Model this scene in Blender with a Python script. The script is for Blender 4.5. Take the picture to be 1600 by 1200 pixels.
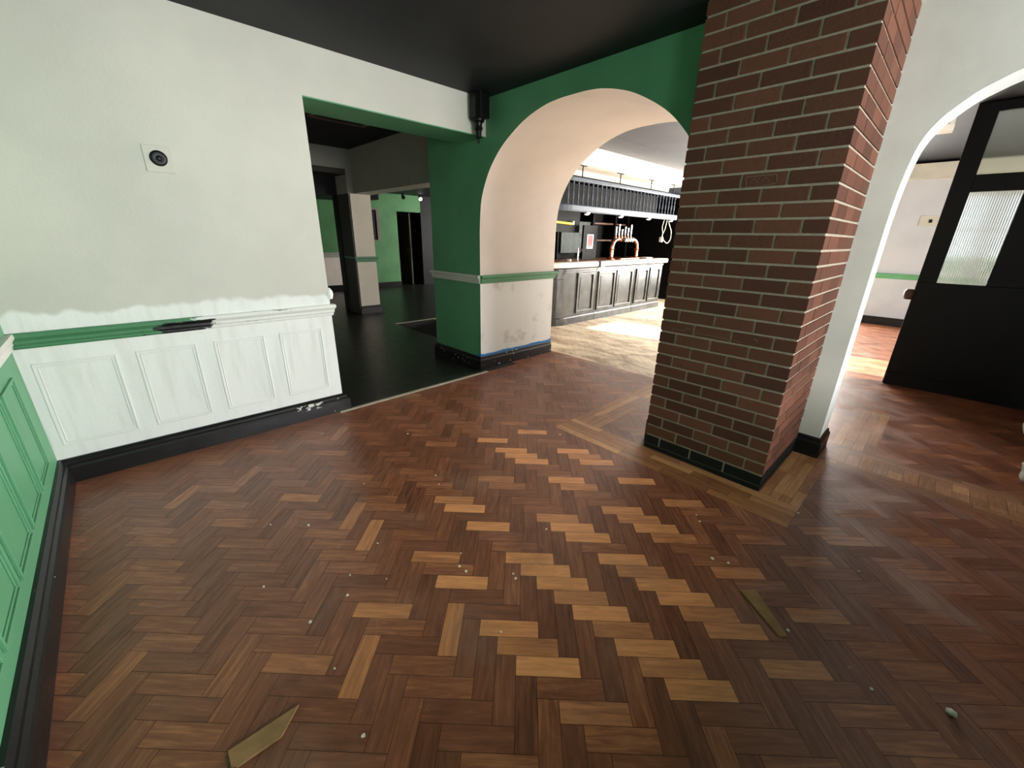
import bpy, bmesh, math, random
from mathutils import Vector, Matrix
random.seed(7)
S = bpy.context.scene
for o in list(bpy.data.objects): bpy.data.objects.remove(o)
COL = S.collection

# ------------------------------------------------------------------ camera
cam = bpy.data.cameras.new('camera'); camo = bpy.data.objects.new('camera', cam); COL.objects.link(camo)
cam.sensor_width = 36.0; cam.lens = 631.09/1600*36.0; cam.clip_start = 0.02
R0 = (0.686941, 0.726500, 0.017613)
R1 = (0.259520, -0.222606, -0.939732)
R2 = (-0.678795, 0.650111, -0.341458)
m = Matrix(((R0[0], -R1[0], -R2[0], 0), (R0[1], -R1[1], -R2[1], 0), (R0[2], -R1[2], -R2[2], 1.40), (0, 0, 0, 1)))
camo.matrix_world = m
S.camera = camo

# ------------------------------------------------------------------ view + world + light
S.view_settings.view_transform = 'Standard'; S.view_settings.look = 'None'
S.view_settings.gamma = 1.0; S.view_settings.use_curve_mapping = False
S.view_settings.exposure = 0.0
W = bpy.data.worlds.new('sky'); S.world = W; W.use_nodes = True
bg = W.node_tree.nodes['Background']; bg.inputs[0].default_value = (0.75, 0.86, 1.0, 1); bg.inputs[1].default_value = 2.0

def area(name, loc, target, sx, sy, power, col=(1, 1, 1)):
    l = bpy.data.lights.new(name, 'AREA'); l.shape = 'RECTANGLE'; l.size = sx; l.size_y = sy; l.energy = power; l.color = col
    o = bpy.data.objects.new(name, l); COL.objects.link(o); o.location = loc
    o.rotation_euler = (Vector(target)-Vector(loc)).to_track_quat('-Z', 'Y').to_euler()
    return o
# area lamps as daylight: main and lobby windows inferred, the others added fill
area('daylight_main_window', (3.38, 2.20, 1.66), (-3.0, 2.3, 1.1), 1.45, 1.0, 300, (0.97, 0.99, 1.0))
area('fill_rear_door', (2.05, -0.47, 0.95), (-1.6, 3.0, 0.6), 0.8, 1.4, 38, (0.97, 0.99, 1.0))  # added fill for pier and pilaster, in an unseen door
area('daylight_lobby_window', (1.58, 6.72, 1.35), (-4.0, 6.4, 0.9), 1.0, 1.6, 260, (1.0, 0.95, 0.89))
area('fill_bar_room', (-2.55, 10.03, 1.35), (-3.2, 5.0, 0.6), 2.4, 1.6, 700, (1.0, 0.95, 0.87))  # added fill for the bar front, in an invented window
area('fill_side_room', (-8.5, 10.03, 1.45), (-10.6, 5.0, 1.7), 1.6, 1.4, 340, (1.0, 0.97, 0.9))  # added fill for the far green wall, in an invented window
sun = bpy.data.lights.new('sun', 'SUN'); sun.energy = 55.0; sun.angle = math.radians(1.0); sun.color = (1.0, 0.93, 0.80)
suno = bpy.data.objects.new('sun', sun); COL.objects.link(suno)
suno.rotation_euler = Vector((-0.93, -0.128, -0.36)).to_track_quat('-Z', 'Y').to_euler()

# ------------------------------------------------------------------ materials
def lin(c):
    r = []
    for v in c[:3]:
        v = v/255.0
        r.append(v/12.92 if v <= 0.04045 else ((v+0.055)/1.055)**2.4)
    return (r[0], r[1], r[2], 1.0)

class NT:
    def __init__(s, name, rough=0.6, spec=0.5, metal=0.0):
        s.m = bpy.data.materials.new(name); s.m.use_nodes = True; s.t = s.m.node_tree
        s.b = s.t.nodes['Principled BSDF']
        s.b.inputs['Roughness'].default_value = rough; s.b.inputs['Specular IOR Level'].default_value = spec
        s.b.inputs['Metallic'].default_value = metal
        s._co = None
    def n(s, typ, **k):
        x = s.t.nodes.new(typ)
        for a, v in k.items(): setattr(x, a, v)
        return x
    def link(s, a, b): s.t.links.new(a, b)
    def setin(s, node, i, v):
        if isinstance(v, bpy.types.NodeSocket): s.link(v, node.inputs[i])
        else: node.inputs[i].default_value = v
    def obj(s):
        if not s._co: s._co = s.n('ShaderNodeTexCoord').outputs['Object']
        return s._co
    def mapped(s, sc):
        mp = s.n('ShaderNodeMapping'); s.link(s.obj(), mp.inputs[0]); mp.inputs['Scale'].default_value = sc; return mp.outputs[0]
    def noise(s, scale, detail=4, rough=0.55, vec=None, dist=0.0):
        x = s.n('ShaderNodeTexNoise'); x.inputs['Scale'].default_value = scale; x.inputs['Detail'].default_value = detail
        x.inputs['Roughness'].default_value = rough; x.inputs['Distortion'].default_value = dist
        s.link(vec if vec is not None else s.obj(), x.inputs['Vector']); return x.outputs['Fac']
    def math(s, op, a, b=0.0, c=0.0, clamp=False):
        x = s.n('ShaderNodeMath', operation=op, use_clamp=clamp); s.setin(x, 0, a); s.setin(x, 1, b)
        if len(x.inputs) > 2: s.setin(x, 2, c)
        return x.outputs[0]
    def step(s, v, lo, hi):
        x = s.n('ShaderNodeMapRange', interpolation_type='SMOOTHSTEP'); s.setin(x, 0, v)
        x.inputs[1].default_value = lo; x.inputs[2].default_value = hi; return x.outputs[0]
    def mix(s, f, a, b, mode='MIX'):
        x = s.n('ShaderNodeMix', data_type='RGBA', blend_type=mode); s.setin(x, 0, f)
        s.setin(x, 6, a); s.setin(x, 7, b); return x.outputs[2]
    def sep(s, v=None):
        x = s.n('ShaderNodeSeparateXYZ'); s.link(v if v is not None else s.obj(), x.inputs[0]); return x.outputs
    def col(s, c): s.setin(s.b, 'Base Color', c)
    def bump(s, h, strength=0.3, dist=0.01):
        x = s.n('ShaderNodeBump'); x.inputs['Strength'].default_value = strength; x.inputs['Distance'].default_value = dist
        s.link(h, x.inputs['Height']); s.link(x.outputs[0], s.b.inputs['Normal'])

def paint(name, c, rough=0.55, var=0.10, bump=0.12, c2=None, spec=0.4, scale=2.2, metal=0.0, fine=90):
    k = NT(name, rough, spec, metal)
    a = lin(c); b = lin(c2) if c2 else tuple(max(0, v*(1-var*1.6)) for v in a[:3])+(1,)
    f = k.step(k.noise(scale, 5), 0.35, 0.7)
    k.col(k.mix(f, a, b))
    k.bump(k.noise(fine, 3), bump, 0.004)
    return k.m

M = {}
M['green'] = paint('green_wall_paint', (94, 156, 116), 0.5, 0.08)
M['green_dark'] = paint('green_back_wall_paint', (84, 138, 88), 0.6, 0.12)
M['cream'] = paint('cream_plaster', (238, 224, 214), 0.6, 0.05)
M['ivory'] = paint('ivory_paint', (248, 240, 224), 0.6, 0.04)
M['white'] = paint('white_gloss_paint', (232, 234, 230), 0.45, 0.05)
M['grey_white'] = paint('dull_grey_white_paint', (176, 176, 164), 0.6, 0.08)
M['black'] = paint('black_gloss_paint', (10, 10, 12), 0.38, 0.2, 0.25, spec=0.4, c2=(18, 17, 18), scale=9)
M['black_matt'] = paint('black_matt_paint', (6, 6, 7), 0.6, 0.2, spec=0.25)
M['reveal_shade'] = paint('reveal_shade_grey', (72, 70, 64), 0.65, 0.1)  # unlit side of the reveal put into a dark colour
M['near_black_wood'] = paint('near_black_wood', (8, 7, 6), 0.6, 0.2, spec=0.12)
M['ceil_lit'] = paint('lit_navy_ceiling', (72, 74, 80), 0.6, 0.1)  # navy ceiling lightened in colour where the bar room is brightly lit
M['navy'] = paint('navy_ceiling_paint', (12, 15, 24), 0.62, 0.25, 0.2)
M['rail_grey'] = paint('pale_grey_rail_paint', (214, 214, 208), 0.45, 0.08)
M['rail_green'] = paint('green_rail_paint', (86, 148, 104), 0.4, 0.08)
M['slate'] = paint('slate_blue_paint', (68, 78, 92), 0.45, 0.1)
M['bar_grey'] = paint('charcoal_bar_paint', (36, 38, 38), 0.32, 0.2, c2=(62, 62, 58), scale=6)
M['bar_white'] = paint('white_bar_edge', (240, 236, 222), 0.4, 0.04)
M['plastic_black'] = paint('black_plastic', (8, 8, 9), 0.4, 0.1, 0.02, spec=0.25)
M['plastic_white'] = paint('off_white_plastic', (214, 214, 196), 0.4, 0.03, 0.02)
M['plate'] = paint('painted_over_plate', (206, 204, 192), 0.5, 0.03, 0.05)
M['blue'] = paint('blue_masking_tape', (48, 128, 200), 0.6, 0.15, 0.3, scale=30)
M['copper'] = paint('polished_copper', (226, 150, 116), 0.18, 0.08, 0.0, metal=1.0)
M['chrome'] = paint('chrome', (220, 215, 215), 0.15, 0.02, 0.0, metal=1.0)
M['red_card'] = paint('red_poster_card', (196, 58, 60), 0.6, 0.2, 0.0, c2=(214, 104, 102), scale=12)
M['yellow'] = paint('yellow_plastic', (226, 204, 60), 0.4, 0.05, 0.0)
M['brown_wood'] = paint('brown_door_wood', (92, 62, 44), 0.5, 0.25, scale=5)
M['copper_wood'] = paint('worn_bar_top_wood', (150, 92, 66), 0.35, 0.2, scale=8)
M['aluminium'] = paint('pale_aluminium_strip', (196, 188, 168), 0.35, 0.12, 0.05, metal=0.3, scale=12)
M['flake'] = paint('white_paint_flake', (226, 220, 206), 0.7, 0.1)
M['pale_wood'] = paint('pale_bare_wood', (160, 124, 84), 0.6, 0.18, 0.2, scale=14)
M['cloth'] = paint('pale_grey_cloth', (150, 148, 140), 0.85, 0.12, 0.3)
M['chalk'] = paint('chalk_mark', (120, 108, 98), 0.9, 0.2)
M['pink_frame'] = paint('dusty_pink_frame', (126, 110, 104), 0.55, 0.1)

# wall A: cream above, whiter fresh paint below a wavy brushed edge
k = NT('cream_and_white_wall_paint', 0.55, 0.4)
z = k.sep()[2]; y = k.sep()[1]
edge = k.math('ADD', z, k.math('MULTIPLY', k.math('SUBTRACT', k.noise(3.2, 3, vec=k.mapped((1, 1, 0.5))), 0.5), 0.24))
up = k.mix(k.step(k.noise(1.3, 5), 0.3, 0.75), lin((200, 199, 188)), lin((214, 212, 200)))
lo = k.mix(k.step(k.noise(18, 4, vec=k.mapped((1, 1, 0.12))), 0.45, 0.75), lin((234, 236, 232)), lin((224, 226, 220)))
k.col(k.mix(k.step(edge, 0.955, 0.985), lo, up)); k.bump(k.noise(60, 3), 0.15, 0.004)
M['wall_white'] = k.m

# dado rail of wall A: green at one end, black chip, scraped white at the other
k = NT('peeling_green_to_white_rail_paint', 0.45, 0.4)
x, y, z = k.sep()
nz = k.math('SUBTRACT', k.noise(9, 6, 0.7, vec=k.mapped((1, 1, 3))), 0.5)
ye = k.math('ADD', y, k.math('MULTIPLY', nz, 0.5))
green2white = k.step(ye, 0.30, 0.31)
base = k.mix(green2white, lin((70, 128, 88)), lin((226, 228, 222)))
chip = k.math('MULTIPLY', k.step(ye, 0.08, 0.10), k.math('SUBTRACT', 1.0, k.step(ye, 0.36, 0.38)))
chip = k.math('MULTIPLY', chip, k.math('SUBTRACT', 1.0, k.step(k.math('ADD', z, k.math('MULTIPLY', nz, 0.05)), 0.862, 0.868)))
cr = k.math('MULTIPLY', green2white, k.step(k.noise(10, 6, 0.7, vec=k.mapped((1, 0.5, 7))), 0.63, 0.65))
k.col(k.mix(k.math('MAXIMUM', chip, cr), base, lin((14, 16, 14)))); k.bump(k.noise(30, 4), 0.4, 0.006)
M['rail_peel'] = k.m

# black skirting with paint splashes
def splashed(name, y0=None, amount=0.70, vec=(1, 1, 1), spots=0.755):
    k = NT(name, 0.35, 0.5)
    f = k.step(k.noise(38, 3, 0.6, vec=k.mapped(vec)), amount, amount+0.02)
    if y0 is not None:
        y = k.sep()[1]
        f = k.math('MULTIPLY', f, k.math('MULTIPLY', k.step(y, y0[0], y0[0]+0.02), k.math('SUBTRACT', 1.0, k.step(y, y0[1], y0[1]+0.02))))
    if y0 is not None: f = k.math('MULTIPLY', f, k.math('MULTIPLY', k.step(k.sep()[2], 0.075, 0.085), k.math('SUBTRACT', 1.0, k.step(k.sep()[2], 0.118, 0.124))))
    f = k.math('MAXIMUM', f, k.step(k.noise(30, 2, 0.5), spots, spots+0.01))
    base = k.mix(k.step(k.noise(7, 4), 0.4, 0.7), lin((9, 9, 11)), lin((20, 19, 20)))
    k.col(k.mix(f, base, lin((214, 212, 204)))); k.bump(k.noise(25, 3), 0.3, 0.004)
    return k.m
M['skirt_pier'] = splashed('black_skirting_paint_spattered', None, 0.74, (1, 1, 1), 0.69)
M['skirt'] = splashed('black_skirting_paint', None, 0.74)
M['skirt_splash'] = splashed('black_skirting_with_white_smears', (0.78, 0.97), 0.53, (0.3, 0.55, 1.3))

# jamb plaster with grey scuffs in the lower part
k = NT('scuffed_white_jamb_paint', 0.5, 0.4)
f = k.step(k.noise(5.5, 5, 0.6), 0.55, 0.75)
k.col(k.mix(f, lin((240, 238, 234)), lin((206, 202, 196)))); k.bump(k.noise(60, 3), 0.15, 0.004)
M['jamb_white'] = k.m

# parquet: block tones, wood plus painted sheen, sit in a colour attribute
def parquet(name, dark, mid, light, rough=0.30, haze=0.50, hazecol=(132, 104, 86), smear=0.0):
    k = NT(name, rough, 0.68)
    at = k.n('ShaderNodeAttribute', attribute_name='tone'); r, g, b = k.sep(at.outputs['Vector'])
    uv = k.n('ShaderNodeUVMap', uv_map='grain').outputs[0]
    mp = k.n('ShaderNodeMapping'); k.link(uv, mp.inputs[0]); mp.inputs['Scale'].default_value = (6, 62, 1)
    gr = k.noise(1.0, 4, 0.65, vec=mp.outputs[0], dist=0.6)
    ramp = k.n('ShaderNodeValToRGB'); k.link(k.math('ADD', r, k.math('MULTIPLY', k.math('SUBTRACT', gr, 0.5), 0.85)), ramp.inputs[0])
    e = ramp.color_ramp.elements; e[0].position = 0.0; e[0].color = lin(dark); e[1].position = 1.0; e[1].color = lin(light)
    q = e.new(0.42); q.color = lin(mid)
    dirt = k.step(k.noise(2.6, 6, 0.6), 0.50, 0.78)
    c = k.mix(k.math('MULTIPLY', dirt, haze), ramp.outputs[0], lin(hazecol))
    if smear:
        sm_ = k.step(k.noise(2.2, 7, 0.65, vec=k.mapped((0.6, 1.7, 1)), dist=1.2), 0.38, 0.62)
        c = k.mix(k.math('MULTIPLY', sm_, smear), c, lin(light))
    # scuffs and fine scratches
    sc = k.step(k.noise(11, 8, 0.78, dist=2.2), 0.60, 0.70)
    c = k.mix(k.math('MULTIPLY', sc, 0.34), c, lin((170, 146, 122)))
    dk = k.step(k.noise(1.7, 5, 0.6, vec=k.mapped((1.3, 0.9, 1))), 0.56, 0.74)
    c = k.mix(k.math('MULTIPLY', dk, 0.40), c, lin((44, 22, 15)))
    k.col(c)
    k.setin(k.b, 'Roughness', k.math('ADD', rough, k.math('ADD', k.math('MULTIPLY', dirt, 0.20), k.math('MULTIPLY', g, 0.14))))
    k.bump(k.math('ADD', k.math('MULTIPLY', gr, 0.5), k.noise(5, 3)), 0.10, 0.004)
    return k.m
M['parquet'] = parquet('mahogany_herringbone_blocks', (72, 41, 29), (136, 83, 58), (226, 154, 98))
M['parquet_oak'] = parquet('oak_border_strips', (104, 66, 38), (160, 108, 66), (218, 170, 112), 0.34, 0.12)
M['parquet_bar'] = parquet('worn_sunlit_bar_blocks', (104, 80, 60), (164, 136, 106), (240, 224, 194), 0.42, 0.5, (150, 124, 98), 0.75)  # worn blocks, strong daylight painted in as pale tones and cream smears
M['sun_block'] = paint('sun_block_wall', (150, 120, 100), 0.8)
M['cool_white'] = paint('cool_white_wall_paint', (172, 178, 184), 0.6, 0.05)
M['hedge'] = paint('pale_green_hedge', (150, 186, 140), 0.9, 0.4, scale=5)
M['pilaster'] = paint('pale_grey_pilaster_paint', (212, 212, 202), 0.55, 0.08)
M['grout'] = paint('dark_floor_joint', (22, 13, 9), 0.7)

k = NT('black_sheet_vinyl', 0.30, 0.5)
f = k.step(k.noise(6, 6, 0.7, dist=0.8), 0.60, 0.72)
k.col(k.mix(k.math('MULTIPLY', f, 0.3), k.mix(k.noise(2, 4), lin((20, 22, 19)), lin((34, 35, 29))), lin((96, 94, 84))))
k.setin(k.b, 'Roughness', k.math('ADD', 0.24, k.math('MULTIPLY', k.noise(9, 5), 0.22)))
M['vinyl'] = k.m

# bricks and mortar
k = NT('red_brown_brick', 0.75, 0.3)
at = k.n('ShaderNodeAttribute', attribute_name='tone'); r, g, b = k.sep(at.outputs['Vector'])
c = k.mix(r, lin((78, 47, 35)), lin((108, 68, 51)))
c = k.mix(k.math('MULTIPLY', k.step(k.noise(35, 5, 0.7), 0.5, 0.8), 0.4), c, lin((66, 40, 34)))
c = k.mix(k.step(k.noise(70, 4, 0.7), 0.74, 0.76), c, lin((190, 160, 140)))
z = k.sep()[2]
c = k.mix(k.math('SUBTRACT', 1.0, k.step(k.math('ADD', z, k.math('MULTIPLY', k.noise(12, 4), 0.02)), 0.105, 0.118)), c, lin((20, 22, 20)))
k.col(c); k.bump(k.noise(60, 5, 0.7), 0.5, 0.004)
M['brick'] = k.m
k = NT('grey_buff_mortar', 0.9, 0.2)
c = k.mix(k.noise(40, 4), lin((140, 128, 112)), lin((182, 168, 150)))
z = k.sep()[2]
c = k.mix(k.math('SUBTRACT', 1.0, k.step(z, 0.026, 0.040)), c, lin((30, 40, 36)))
k.col(c); k.bump(k.noise(90, 4), 0.5, 0.003)
M['mortar'] = k.m

# reeded and clear glass
def glass(name, reeded):
    k = NT(name, 0.10 if not reeded else 0.12, 0.5)
    k.b.inputs['Transmission Weight'].default_value = 1.0 if reeded else 0.9
    k.b.inputs['IOR'].default_value = 1.35 if reeded else 1.2
    k.col((0.86, 0.92, 0.88, 1))
    if False:
        wv = k.n('ShaderNodeTexWave', wave_type='BANDS', bands_direction='X'); k.link(k.obj(), wv.inputs[0]); wv.inputs['Scale'].default_value = 22
        k.bump(wv.outputs['Fac'], 0.6, 0.006)
    return k.m
M['reeded'] = glass('reeded_glass', True)
M['clear'] = glass('dusty_clear_glass', False)

def emis(name, c, s):
    m = bpy.data.materials.new(name); m.use_nodes = True; t = m.node_tree
    b = t.nodes['Principled BSDF']; b.inputs['Base Color'].default_value = lin(c)
    b.inputs['Emission Color'].default_value = lin(c); b.inputs['Emission Strength'].default_value = s; return m
M['lamp'] = emis('lit_lamp', (255, 250, 235), 6.0)
M['sky_view'] = emis('bright_daylight_outside', (226, 244, 236), 2.2)

# ------------------------------------------------------------------ mesh helpers
class MB:
    def __init__(s): s.v = []; s.f = []; s.mi = []; s.tone = []; s.uv = []; s.mats = []; s.sm = []
    def mi_(s, m):
        if m not in s.mats: s.mats.append(m)
        return s.mats.index(m)
    def face(s, pts, m, tone=(0.5, 0.5, 0.5), uv=None, smooth=False):
        i = len(s.v); s.v += [tuple(p) for p in pts]; s.f.append(tuple(range(i, i+len(pts)))); s.mi.append(s.mi_(m)); s.tone.append(tone)
        s.uv.append(uv if uv else [(0, 0)]*len(pts)); s.sm.append(smooth)
    def mesh(s, verts, faces, m, smooth=False, tone=(0.5, 0.5, 0.5)):
        i = len(s.v); s.v += [tuple(p) for p in verts]; q = s.mi_(m)
        for f in faces:
            s.f.append(tuple(i+a for a in f)); s.mi.append(q); s.tone.append(tone); s.uv.append([(0, 0)]*len(f)); s.sm.append(smooth)
    def box(s, a, b, m, tone=(0.5, 0.5, 0.5)):
        x0, y0, z0 = [min(p, q) for p, q in zip(a, b)]; x1, y1, z1 = [max(p, q) for p, q in zip(a, b)]
        v = [(x0, y0, z0), (x1, y0, z0), (x1, y1, z0), (x0, y1, z0), (x0, y0, z1), (x1, y0, z1), (x1, y1, z1), (x0, y1, z1)]
        s.mesh(v, [(0, 3, 2, 1), (4, 5, 6, 7), (0, 1, 5, 4), (1, 2, 6, 5), (2, 3, 7, 6), (3, 0, 4, 7)], m, tone=tone)
    def prism(s, poly, z0, z1, m, tone=(.5, .5, .5)):
        n = len(poly); v = [(p[0], p[1], z0) for p in poly]+[(p[0], p[1], z1) for p in poly]
        f = [tuple(range(n-1, -1, -1)), tuple(range(n, 2*n))]+[(i, (i+1) % n, n+(i+1) % n, n+i) for i in range(n)]
        s.mesh(v, f, m, tone=tone)
    def tube(s, pts, r, m, n=10, cap=True):
        pts = [Vector(p) for p in pts]; v = []; f = []
        rs = r if isinstance(r, (list, tuple)) else [r]*len(pts)
        prev = None
        for i, p in enumerate(pts):
            d = (pts[min(i+1, len(pts)-1)]-pts[max(i-1, 0)]).normalized()
            if prev is None:
                a = Vector((0, 0, 1)) if abs(d.z) < 0.9 else Vector((1, 0, 0)); prev = d.cross(a).normalized()
            u = (prev-d*prev.dot(d)).normalized(); w = d.cross(u); prev = u
            for j in range(n):
                t = 2*math.pi*j/n; v.append(p+(u*math.cos(t)+w*math.sin(t))*rs[i])
        for i in range(len(pts)-1):
            for j in range(n): f.append((i*n+j, i*n+(j+1) % n, (i+1)*n+(j+1) % n, (i+1)*n+j))
        if cap: f.append(tuple(range(n-1, -1, -1))); f.append(tuple((len(pts)-1)*n+j for j in range(n)))
        s.mesh(v, f, m, smooth=True)
    def lathe(s, prof, c, m, n=20, axis='Z'):
        v = []; f = []
        for (r, h) in prof:
            for j in range(n):
                t = 2*math.pi*j/n; a, b = r*math.cos(t), r*math.sin(t)
                p = (a, b, h) if axis == 'Z' else ((h, a, b) if axis == 'X' else (a, h, b))
                v.append((c[0]+p[0], c[1]+p[1], c[2]+p[2]))
        for i in range(len(prof)-1):
            for j in range(n): f.append((i*n+j, i*n+(j+1) % n, (i+1)*n+(j+1) % n, (i+1)*n+j))
        f.append(tuple(range(n-1, -1, -1))); f.append(tuple((len(prof)-1)*n+j for j in range(n)))
        s.mesh(v, f, m, smooth=True)
    def sweep(s, path, prof, m, side=1, closed=False):
        """path: xy points; prof: (distance out of the wall, height) outline; side=+1 puts it to the right of the path"""
        P = [Vector((p[0], p[1])) for p in path]; n = len(P); rings = []
        for i, p in enumerate(P):
            def nrm(a, b): d = (b-a).normalized(); return Vector((d.y, -d.x))*side
            if closed: n0 = nrm(P[i-1], p); n1 = nrm(p, P[(i+1) % n])
            else:
                n0 = nrm(P[max(i-1, 0)], P[max(i-1, 0)+1]); n1 = nrm(P[min(i, n-2)], P[min(i, n-2)+1])
            mt = (n0+n1); mt = mt/ (1+n0.dot(n1)) if (1+n0.dot(n1)) > 1e-4 else n0
            rings.append([(p.x+mt.x*d, p.y+mt.y*d, h) for d, h in prof])
        k = len(prof); v = [q for r in rings for q in r]; f = []
        for i in range(n if closed else n-1):
            j = (i+1) % n
            for a in range(k-1): f.append((i*k+a, j*k+a, j*k+a+1, i*k+a+1))
            f.append((i*k+k-1, j*k+k-1, j*k, i*k))
        if not closed: f.append(tuple(range(k))); f.append(tuple((n-1)*k+a for a in range(k-1, -1, -1)))
        s.mesh(v, f, m)
    def build(s, name, parent=None, bevel=0.0, origin=None, merge=False):
        me = bpy.data.meshes.new(name)
        off = Vector(origin) if origin else Vector((0, 0, 0))
        me.from_pydata([tuple(Vector(p)-off) for p in s.v], [], s.f)
        for mm in s.mats: me.materials.append(mm)
        for p, q, sm in zip(me.polygons, s.mi, s.sm): p.material_index = q; p.use_smooth = sm
        at = me.color_attributes.new('tone', 'FLOAT_COLOR', 'CORNER'); uv = me.uv_layers.new(name='grain')
        i = 0
        for p, t, u in zip(me.polygons, s.tone, s.uv):
            for j, li in enumerate(p.loop_indices):
                at.data[li].color = (t[0], t[1], t[2], 1); uv.data[li].uv = u[j]
        bm = bmesh.new(); bm.from_mesh(me)
        if merge: bmesh.ops.remove_doubles(bm, verts=bm.verts, dist=1e-5)
        if not s.flat_keep if hasattr(s, 'flat_keep') else True: bmesh.ops.recalc_face_normals(bm, faces=bm.faces)
        bm.to_mesh(me); bm.free(); me.update()
        if any(s.sm): me.set_sharp_from_angle(angle=math.radians(38))
        o = bpy.data.objects.new(name, me); COL.objects.link(o); o.location = off
        if parent: o.parent = parent; o.matrix_parent_inverse = parent.matrix_world.inverted() if False else Matrix.Translation(-Vector(parent.location))
        if bevel:
            md = o.modifiers.new('bevel', 'BEVEL'); md.width = bevel; md.segments = 2; md.limit_method = 'ANGLE'; md.angle_limit = math.radians(40)
        return o

def tag(o, label, cat, group=None, kind=None):
    o['label'] = label; o['category'] = cat
    if group: o['group'] = group
    if kind: o['kind'] = kind
    return o
def struct(o): o['kind'] = 'structure'; return o
def thing(name, loc, label, cat, group=None):
    o = bpy.data.objects.new(name, None); o.empty_display_size = 0.1; COL.objects.link(o); o.location = loc
    return tag(o, label, cat, group)
def copy_tree(o, loc):
    c = o.copy(); COL.objects.link(c); c.location = loc
    for ch in [x for x in bpy.data.objects if x.parent == o]:
        d = ch.copy(); COL.objects.link(d); d.parent = c; d.matrix_parent_inverse = ch.matrix_parent_inverse.copy(); d.location = ch.location
    return c

CEIL = 2.56; CEIL_B = 2.72
SK = [(0, 0), (0.022, 0), (0.022, 0.098), (0.018, 0.112), (0.012, 0.118), (0.012, 0.132), (0.006, 0.142), (0, 0.142)]
SKB = [(0, 0), (0.045, 0), (0.045, 0.092), (0.038, 0.104), (0.026, 0.110), (0.026, 0.128), (0.014, 0.142), (0, 0.142)]
def rail_prof(z0, z1, d=0.035):
    h = z1-z0
    return [(0, z0), (d*0.30, z0), (d*0.42, z0+h*0.10), (d*0.42, z0+h*0.22), (d*0.62, z0+h*0.34), (d*0.62, z0+h*0.52), (d*0.80, z0+h*0.62),
            (d, z0+h*0.74), (d, z0+h*0.92), (d*0.9, z1), (0, z1)]

# ------------------------------------------------------------------ FLOOR: herringbone parquet built block by block
SHEEN1 = [(-1.984, 1.699), (-1.793, 1.705), (-1.696, 1.709), (-1.890, 2.022), (-1.600, 1.717), (-1.299, 1.716), (-1.303, 2.026), (-1.514, 2.019), (-1.487, 1.069), (-1.294, 1.078), (-1.007, 1.402), (-0.906, 1.402), (-1.005, 1.086), (-0.904, 1.089), (-0.808, 1.090), (-1.096, 0.770), (-0.761, 1.354), (-1.018, 2.041), (-0.911, 1.715), (-0.711, 1.729), (-1.262, 1.738), (-0.712, 1.407), (-0.513, 1.413), (-0.415, 1.417), (-0.608, 1.095), (-0.409, 1.100), (-0.215, 1.107), (-0.604, 0.779), (-0.803, 0.776), (-1.192, 0.446), (-0.719, 1.099)]  # blocks in the floor sheen, their brightness painted as pale wood
SHEEN2 = [(-1.202, 1.705), (-1.406, 2.022), (-1.586, 1.076), (-1.292, 0.770), (-0.729, 2.036), (-0.815, 1.718), (-0.616, 1.405), (-0.325, 1.735), (-0.612, 1.739), (-0.696, 1.111), (-0.324, 1.417), (-0.227, 1.418), (-0.513, 1.096), (-0.310, 1.111), (-0.032, 1.419), (-0.712, 0.778), (-1.153, 0.493), (-1.905, 0.714), (-0.943, 0.609), (-1.030, 0.299), (-1.629, 0.572), (-1.131, 1.369)]
SHEEN3 = [(-1.875, 0.756), (-2.179, 2.002), (-1.593, 1.389), (-0.630, 2.043), (-0.336, 2.050), (-0.311, 0.787), (-0.061, 1.712), (-0.444, 0.743), (-1.188, 0.130), (-2.606, 0.259), (-2.280, 0.430), (-2.600, -0.057), (-2.786, 0.897), (-0.047, 2.382), (0.054, 2.386), (-0.029, 1.747), (-0.162, 2.029)]
BL, BW = 0.2225, 0.0700
U0, V0 = 0.373, 1.035
q2 = 1/math.sqrt(2)
def clip(poly, rect):
    x0, x1, y0, y1 = rect
    for ax, lim, sg in ((0, x0, 1), (0, x1, -1), (1, y0, 1), (1, y1, -1)):
        out = []
        for i in range(len(poly)):
            a, b = poly[i], poly[(i+1) % len(poly)]
            ia, ib = (a[ax]-lim)*sg >= 0, (b[ax]-lim)*sg >= 0
            if ia: out.append(a)
            if ia != ib:
                t = (lim-a[ax])/(b[ax]-a[ax]); out.append((a[0]+(b[0]-a[0])*t, a[1]+(b[1]-a[1])*t))
        poly = out
        if not poly: return []
    return poly
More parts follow.
